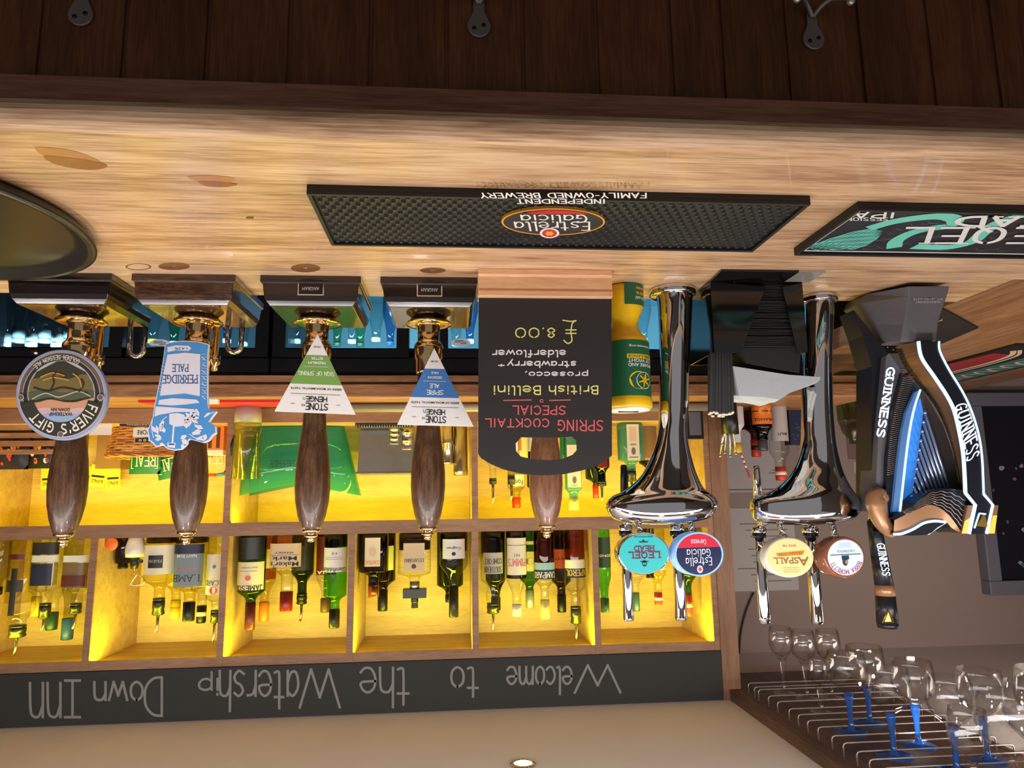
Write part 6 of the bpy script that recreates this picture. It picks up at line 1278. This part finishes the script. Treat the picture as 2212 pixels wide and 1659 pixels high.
# red mat on the counter
rp_ = [px(288, 860, Z=CT), px(640, 856, Z=CT), px(640, 872, Z=CT), px(372, 874, Z=CT)]
t = empty('counter_mat', 'red bar mat with white marks lying on the back counter', 'bar mat', (px(460, 865, Z=CT).x, 1.85, CT))
x0, x1 = px(640, 862, Z=CT).x, px(292, 862, Z=CT).x
MB().mat(mat('mat_red', (196, 34, 40), .45)).slab([V((x0, 1.80, CT+.0005)), V((x1, 1.80, CT+.0005)), V((x1-.03, 1.895, CT+.0005)), V((x0, 1.895, CT+.0005))], (0, 0, .006)).build('mat', t)
d = MB().mat(M_white)
for k in range(5): d.ribbon2(smooth([(x1-.03-.022*k, 1.83), (x1-.045-.022*k, 1.85), (x1-.035-.022*k, 1.865), (x1-.052-.022*k, 1.88)]), .006, lambda a, b: V((a, b, CT+.0069)))
d.build('white_marks', t)
MB().mat(M_rubber).box(x0, x1-.035, 1.896, 1.93, CT+.0005, CT+.006).build('black_border', t)
wcp = px(463, 850, Y=1.79)
o = MB().mat(M_white).box(wcp.x-.012, wcp.x+.012, 1.783, 1.795, CT+.0005, CT+.012)
for k in range(4): o.box(wcp.x-.012+.0066*k, wcp.x-.0085+.0066*k, 1.770, 1.783, CT+.0005+.0, CT+.0045)
tag(o.build('plastic_clip', loc=(wcp.x, 1.785, CT+.0005)), 'small white toothed plastic clip on the counter edge by the blue cut-out clip', 'clip')

# slatted crate of crisp packets
CYc = 1.99
xa, xb = px(128, 930, Y=CYc).x, px(-60, 930, Y=CYc).x
t = empty('slatted_crate', 'slatted wooden crate holding crisp packets, lower shelf behind the round clip', 'crate', ((xa+xb)/2, CYc+.08, ZL+.0006))
zc2 = lambda y: px(60, y, Y=CYc).z
for y0, y1 in ((914, 929), (935, 946), (952, 964), (971, 981)):
    MB().mat(M_crate).box(xa, xb, CYc, CYc+.006, zc2(y0), zc2(y1)).build('slat', t)
MB().mat(M_crate).box(xa, xa+.006, CYc+.0061, CYc+.16, ZL+.0006, zc2(972)).box(xb-.006, xb, CYc+.0061, CYc+.16, ZL+.0006, zc2(972)).box(xa+.006, xb-.006, CYc+.0061, CYc+.16, ZL+.0006, ZL+.005).box(xa+.006, xb-.006, CYc+.155, CYc+.16, ZL+.005, zc2(972)).build('box', t)
def packet(label, xc, w, y0, y1, m, Y, group, cat='crisp packet', zb=None, tilt=0, txt=None, ink_=None, art=None, name='crisp_packet'):
    p0, p1 = px(xc, y0, Y=Y), px(xc, y1, Y=Y); hw = pxm(w, Y)/2; zb = zb if zb is not None else p0.z
    x = p0.x; hh = p1.z-zb; o = MB().mat(m); nx, nz = 8, 8
    def g(u, v, s):
        th = .011*math.sqrt(max(0, sin(pi*min(1, max(0, (v-.08)/.84)))))*math.sqrt(max(0, sin(pi*u)))
        xx = (u-.5)*2*hw*(1-.04*sin(pi*v)); zz_ = v*hh
        return V((x+xx*cos(tilt)+(zz_-hh/2)*sin(tilt)*.0 - (zz_)*sin(tilt), Y+s*th, zb+zz_*cos(tilt)+(u-.5)*2*hw*sin(tilt)+hw*abs(sin(tilt))))
    for s in (-1, 1):
        o.add([g(i/nx, j/nz, s) for j in range(nz+1) for i in range(nx+1)], [(j*(nx+1)+i, j*(nx+1)+i+1, (j+1)*(nx+1)+i+1, (j+1)*(nx+1)+i) for j in range(nz) for i in range(nx)], True)
    if txt:
        f = lambda u, v: g(.14+.72*u, .52+.28*v, -1)+V((0, -.0011, 0)); o.mat(ink_).strokes(txt, f, 1.44*hw, .28*hh, .0042, True)
        o.ribbon2([(0, 0), (1, 0), (1, 1), (0, 1), (0, 0)], .03, lambda u, v: g(.08+.84*u, .46+.40*v, -1)+V((0, -.0009, 0)))
        o.text('HAND COOKED', lambda u, v: g(.18+.64*u, .34+.07*v, -1)+V((0, -.0011, 0)))
    if art:
        rr = random.Random(xc)
        for k in range(art):
            o.mat(rr.choice([cOr, capRd, capY, capW, mat('packet_plum', (110, 40, 80), .4), mat('packet_orange', (200, 110, 60), .4)])); u0, v0, r_ = rr.uniform(.15, .85), rr.uniform(.45, .88), rr.uniform(.04, .12)
            o.poly([g(u0+r_*.8*cos(k_*pi/5), v0+r_*.8*sin(k_*pi/5), -1)+V((0, -.0016-.00005*k, 0)) for k_ in range(10)])
    q = o.build(name, loc=(x, Y, zb)); return tag(q, label, cat, group)
CR = 'crisp packets'
PKD = mat('packet_dark_blue', (34, 32, 48), .3); PKG = mat('packet_green', (34, 104, 64), .3); PKO = mat('packet_orange_bag', (232, 160, 50), .3); PKB = mat('packet_black', (36, 32, 30), .3)
packet('dark blue crisp packet with bright blobs, at the photo edge of the slatted crate', 32, 66, 925, 1014, PKD, 2.05, CR, zb=ZL+.006, art=9)
packet('black crisp packet with orange and yellow blobs, in the slatted crate by the pump handle', 98, 60, 925, 1012, PKB, 2.06, CR, zb=ZL+.006, art=10)
packet('colourful crisp packet behind the two dark ones in the slatted crate', 62, 60, 925, 1000, mat('packet_plum', (110, 40, 80), .4), 2.10, CR, zb=ZL+.006, art=8)
# wicker basket
WY = 2.03
xa, xb = px(437, 950, Y=WY).x, px(214, 950, Y=WY).x; zw = lambda y: px(330, y, Y=WY).z
t = empty('wicker_basket', 'woven wicker basket of snack packets on the lower shelf behind the blue clip', 'basket', ((xa+xb)/2, WY+.07, ZL+.0006))
M_wick = wood('wicker', (140, 84, 44), (184, 122, 66), (220, 164, 100), 'X', 6, .5, 0, 4)
ww = MB().mat(M_wick); wx, wy_ = (xb-xa)/2, .075; ccx, ccy = (xa+xb)/2, WY+.078
zt2 = zw(980)
for k in range(11):
    z = ZL+.004+(zt2-ZL-.006)*k/10; s = .90+.1*k/10
    for par in (0, 1):
        pts = []
        for i in range(72):
            a = 2*pi*i/72; cx_, cy_ = csec(a, 3.5); wv = .0022*sin(i*pi/2+par*pi+k*pi)
            pts.append((ccx+cx_*(wx*s+wv), ccy+cy_*(wy_*s+wv), z+.0022*(par-.5)+.001*sin(i*.9+k)))
        ww.tube(pts, .0026, 6, True)
for i in range(36):
    a = 2*pi*i/36; cx_, cy_ = csec(a, 3.5); ww.tube([(ccx+cx_*wx*.9, ccy+cy_*wy_*.9, ZL+.002), (ccx+cx_*wx, ccy+cy_*wy_, zt2)], .0024, 6)
ww.build('woven_sides', t)
rm = MB().mat(M_wick)
for k in range(3): rm.tube([(ccx+csec(2*pi*i/72, 3.5)[0]*(wx+.001+.002*sin(i*.7+k*2)), ccy+csec(2*pi*i/72, 3.5)[1]*(wy_+.001+.002*sin(i*.7+k*2)), zt2+.003+.003*cos(i*.7+k*2)) for i in range(72)], .0032, 6, True)
rm.build('rim', t)
MB().mat(M_wick).slab([V((ccx+csec(2*pi*i/24, 3.5)[0]*wx*.88, ccy+csec(2*pi*i/24, 3.5)[1]*wy_*.88, ZL+.001)) for i in range(24)], (0, 0, .003)).build('base', t)
packet('green crisp packet leaning upright in the wicker basket, nearer the round clip', 318, 62, 940, 1024, PKG, WY+.055, CR, zb=ZL+.02, txt='REAL', ink_=mat('packet_cream', (226, 220, 180), .5))
packet('green crisp packet tilted in the wicker basket, beside the second pump handle', 362, 62, 950, 1026, PKG, WY+.075, CR, zb=ZL+.02, tilt=.22, txt='REAL', ink_=mat('packet_cream', (226, 220, 180), .5))
packet('orange crisp packet standing against the shelf divider', 462, 56, 985, 1020, PKO, 2.12, CR, zb=ZL+.004, txt='REAL', ink_=mat('packet_cream', (226, 220, 180), .5))
a = px(460, 970, Y=2.05)
o = MB().mat(M_white).box(a.x-.028, a.x+.028, 2.05, 2.09, px(460, 972, Y=2.05).z, px(460, 983, Y=2.05).z).mat(cOr).box(a.x-.028, a.x+.028, 2.05, 2.09, ZL+.0006, px(460, 972, Y=2.05).z).mat(mat('amber_box_dark', (90, 54, 24), .4))
for k in range(2): o.box(a.x-.018+.022*k, a.x-.008+.022*k, 2.0494, 2.05, ZL+.004, px(460, 968, Y=2.05).z)
tag(o.build('snack_box', loc=(a.x, 2.07, ZL+.0006)), 'amber striped box with a white top edge, by the shelf divider', 'box')
a = px(478, 1026, Y=2.13)
# tickets and papers
M_tick = mat('yellow_ticket', (236, 212, 60), .5)
def ticket(label, xc, yc, w, h, rot, Y, grp='yellow tickets'):
    c = px(xc, yc, Y=Y); hw, hh = pxm(w, Y)/2, pxm(h, Y)/2; cr, sr = cos(rot), sin(rot)
    T = lambda u, v, d=0: V((c.x+u*hw*cr-v*hh*sr, Y+d, c.z+u*hw*sr+v*hh*cr))
    o = MB().mat(M_tick).slab([T(-1, -1), T(1, -1), T(1, 1), T(-1, 1)], (0, .0012, 0)).mat(M_ink)
    o.slab([T(-.8, -.05, -.0002), T(.8, -.05, -.0002), T(.8, .14, -.0002), T(-.8, .14, -.0002)], (0, -.0001, 0)).text('BUFFALO', lambda u, v: T(-.7+1.4*u, .32+.32*v, -.0004))
    return tag(o.build('ticket', loc=c), label, 'ticket', grp)
ticket('yellow printed ticket standing beside the first pump handle, nearest the round clip', 103, 1034, 26, 44, .06, 2.2)
ticket('yellow printed ticket in the middle of the three beside the first pump handle', 196, 1030, 20, 40, -.12, 2.2); ticket('yellow printed ticket tilted, second from the wicker basket', 212, 1028, 32, 44, -.12, 2.19); ticket('yellow printed ticket nearest the wicker basket', 244, 1032, 28, 44, .05, 2.185)
o = px(238, 1004, Y=2.18); q = MB().mat(mat('cork_box', (146, 108, 66), .6)).box(o.x-.035, o.x+.035, 2.165, 2.23, ZL+.0005, px(238, 1012, Y=2.165).z); tag(q.build('card_box', loc=(o.x, 2.2, ZL+.0005)), 'cork brown box in the corner behind the wicker basket', 'box')
for k, (x0, y0, x1, y1, m, txt, lab) in enumerate(((192, 917, 242, 940, M_white, None, 'curled white paper slip on the lower shelf between the first two pump handles'), (258, 911, 330, 920, M_navy, 'UNIVERSAL', 'thin navy box with white lettering at the edge of the lower shelf'), (287, 924, 330, 944, M_white, 'MORE', 'small white card with black lettering on the wicker basket'), (292, 946, 330, 956, M_navy, 'o o o', 'small navy card under the white card on the wicker basket'))):
    Yp = (1.982, 1.970, 1.999, 2.001)[k]; a, b = px(x1, y0, Y=Yp), px(x0, y1, Y=Yp)
    za = ZL+.0005 if k < 2 else a.z
    q = MB().mat(m).box(a.x, b.x, Yp, Yp+(.012 if k == 1 else .0012), za, b.z)
    if txt: q.mat(M_white if m is M_navy else M_ink).text(txt, lambda u, v: V((a.x+(b.x-a.x)*(.1+.7*u), Yp-.0003, za+(b.z-za)*(.25+.5*v))))
    tag(q.build('card' if k else 'paper_slip', loc=((a.x+b.x)/2, Yp, za)), lab, 'card')
pb, pe = px(456, 1026, Y=2.19), px(492, 1021, Y=2.19)
o = MB().mat(M_blue).tube([px(468, 1026, Y=2.12), px(488, 1023, Y=2.12)], .0045, 8).mat(capRd).tube([px(452, 1026, Y=2.12), px(468, 1026, Y=2.12)], .0042, 8).build('marker_pen', loc=px(470, 1026, Y=2.12)); tag(o, 'blue and red marker pen lying on the orange crisp packet', 'pen')

# ================================================================== COUNTER END, UNDER THE PALE WALL BOX
CB = 'bottles at the end of the back counter'
zc = CT
bottle('white bottle with a yellow cap at the end of the back counter', 1597, 36, 918, 936, 957, 978, None, 19, mat('white_bottle', (206, 202, 206), .35), None, [], (capY, 1.05), 1.95, zc, group=CB)
bottle('bottle with an orange round-printed label and dark shoulders, back counter end', 1653, 42, 922, 944, 948, 974, None, 22, glass('nearly_black_glass', (30, 26, 28), .6), None, [(858, 918, cOr, 84, [('BITTER', 866, 873, 50, ink), ('O', 880, 900, 34, mat('orange_light', (240, 150, 70))), ('#', 889, 891, 80, ink), ('ORANGE', 905, 911, 60, ink)])], (mat('smoke_cap', (70, 74, 78), .3), 1.0), 1.97, zc, e=3, group=CB)
bottle('dark bottle with a black neck and red cap, behind the orange labelled bottle', 1638, 44, 925, 940, 950, 987, None, 19, glass('maroon_glass', (90, 40, 40), .6), None, [], (capRd, 1.1), 2.07, zc, group=CB, collar2=M_black)
bottle('clear bottle with a crooked white label and red and white cap, back counter end', 1690, 42, 975, 1000, 1008, 1038, None, 21, None, None, [(872, 954, M_notice, 70, [('MALFY', 936, 942, 30, ink)])], (capRd, 1.1), 2.0, zc, group=CB, collar2=capW)
a = px(1722, 900, Y=2.06); q = MB().mat(M_navy).box(a.x-.026, a.x+.026, 2.06, 2.10, CT+.0006, px(1720, 960, Y=2.06).z).mat(M_gline); rr = random.Random(2)
for k in range(14): u = a.x-.02+.035*rr.random(); z = CT+.03+.08*rr.random(); q.box(u, u+.005, 2.0594, 2.06, z, z+.0015)
tag(q.build('gift_box', loc=(a.x, 2.08, CT+.0006)), 'tall navy box behind the column of the second chrome font', 'box')
p0, p1 = px(1600, 978, Y=1.95), px(1620, 1032, Y=1.95)
o = MB().mat(mat('straw_red', (190, 60, 50), .5))
for k in range(10):
    o.mat(M_white if k % 2 and k < 6 else mat('straw_red', (190, 60, 50))); o.tube([p0+(p1-p0)*k/10, p0+(p1-p0)*(k+1)/10], .003, 8)
tag(o.build('striped_straw', loc=p0), 'red and white striped stirrer leaning above the yellow capped bottle', 'stirrer')
hb_ = px(1575, 900, Y=1.9)
t = empty('tool_pot', 'black pot of steel bar tools at the shelf end, behind the straws', 'pot', (hb_.x, 1.9, CT+.0006))
MB().mat(M_black).lathe([(0, CT+.0006), (.022, CT+.0006), (.024, px(1575, 938, Y=1.9).z), (.022, px(1575, 938, Y=1.9).z), (.020, CT+.005), (0, CT+.005)], 20, (hb_.x, 1.9, 0)).build('pot', t)
for k, (xa_, ya_) in enumerate(((1556, 985), (1566, 978), (1578, 986), (1590, 980), (1560, 960))):
    pe = px(xa_, ya_, Y=1.9); o = MB().mat(M_steel).tube([V((hb_.x+.012*(1-k/2)*.6, 1.9, CT+.007)), pe], .0022, 8).ball(pe, .004, 8).build('bar_spoon', loc=pe)
    tag(o, 'steel bar tool sticking out of the black pot', 'bar tool', 'steel bar tools in the pot')
a = px(1500, 905, Y=1.93)
o = MB().mat(M_black).box(a.x-.025, a.x+.022, 1.93, 1.955, CT+.0006, px(1500, 948, Y=1.93).z).mat(M_gg).box(a.x-.018, a.x+.016, 1.9294, 1.93, CT+.02, px(1500, 940, Y=1.93).z).build('card_reader', loc=(a.x, 1.94, CT+.0006), bevel=.003); tag(o, 'black handheld card reader standing on the back counter beside the chrome font', 'card reader')

# ================================================================== FRIDGE CONTENTS
M_frost = mat('white_frosted_cap', (206, 226, 232), .4); gF = glass('fridge_clear', (210, 236, 240), .7); gFg = glass('fridge_green', (110, 220, 150), .6); gFb = glass('fridge_blue', (120, 170, 232), .6)
FZ = .848
def fbot(label, x, ytop, w, g, capm, caph, Y=1.93, grp='chilled bottles'):
    p = px(x, ytop, Y=Y); R = pxm(w, Y)/2; h = p.z-FZ; z0 = FZ+.0006
    t = empty('soft_drink_bottle', label, 'bottle', (p.x, Y, z0), grp)
    zc_ = p.z-caph
    MB().mat(g).lathe([(0, z0), (R*.95, z0), (R, z0+.004), (R, z0+(zc_-z0)*.55), (R*.5, z0+(zc_-z0)*.86), (R*.42, zc_), (0, zc_)], 24, (p.x, Y, 0)).build('glass', t)
    rc = R*.8 if caph > .02 else R*.48
    MB().mat(capm).lathe([(0, zc_), (rc, zc_), (rc, zc_+caph*.6), (rc*.95, zc_+caph*.62), (rc, zc_+caph*.66), (rc, p.z-.001), (0, p.z)], 24, (p.x, Y, 0)).build('cap', t)
for k, (x, yt, w) in enumerate(((38, 741, 30), (67, 749, 27), (94, 741, 30), (122, 750, 27), (149, 742, 27), (10, 750, 27))):
    fbot('clear bottle with a tall pale cap, in the blue-lit fridge behind the round clip', x, yt, w, gF, M_frost, .034, 1.90 if k % 2 else 1.93, 'pale capped bottles behind the round clip')
for x, yt, w, g, cm, lab in ((330, 742, 40, gF, capY, 'clear bottle with a gold cap in the fridge just behind the blue cut-out clip'), (375, 747, 36, gFg, M_frost, 'greenish bottle in the fridge behind the blue cut-out clip'), (490, 741, 36, gFb, M_frost, 'blue bottle in the fridge behind the second spout'), (525, 748, 40, gF, M_frost, 'clear bottle at the fridge door edge behind the second spout'),
        (640, 742, 36, gF, M_frost, 'clear bottle in the fridge behind the green banded clip, nearest the door edge'), (728, 748, 34, gFg, capG, 'green bottle in the fridge right behind the green banded clip'), (760, 742, 34, gF, M_frost, 'clear bottle between the two green ones in the fridge'), (778, 749, 36, gFg, capG, 'bright green bottle in the fridge between the two triangular clips'), (812, 738, 40, gF, M_frost, 'tall clear bottle in the fridge between the two triangular clips'), (843, 746, 34, gFb, capB, 'blue based bottle in the fridge nearest the blue banded clip'),
        (985, 748, 40, gF, M_frost, 'clear bottle behind the oval door sticker by the blackboard menu'), (1015, 742, 36, gFb, M_frost, 'blue bottle beside the blackboard menu, in the fridge'), (1330, 742, 36, gF, M_frost, 'clear bottle in the fridge behind the yellow tin'), (1390, 740, 40, gF, M_frost, 'clear bottle in the fridge between the yellow tin and the chrome font'), (1480, 744, 38, gFb, M_frost, 'blue bottle in the fridge behind the chrome font')):
    fbot(lab, x, yt, w, g, cm, .012, 1.92 if x in (760, 1480) else 1.97)
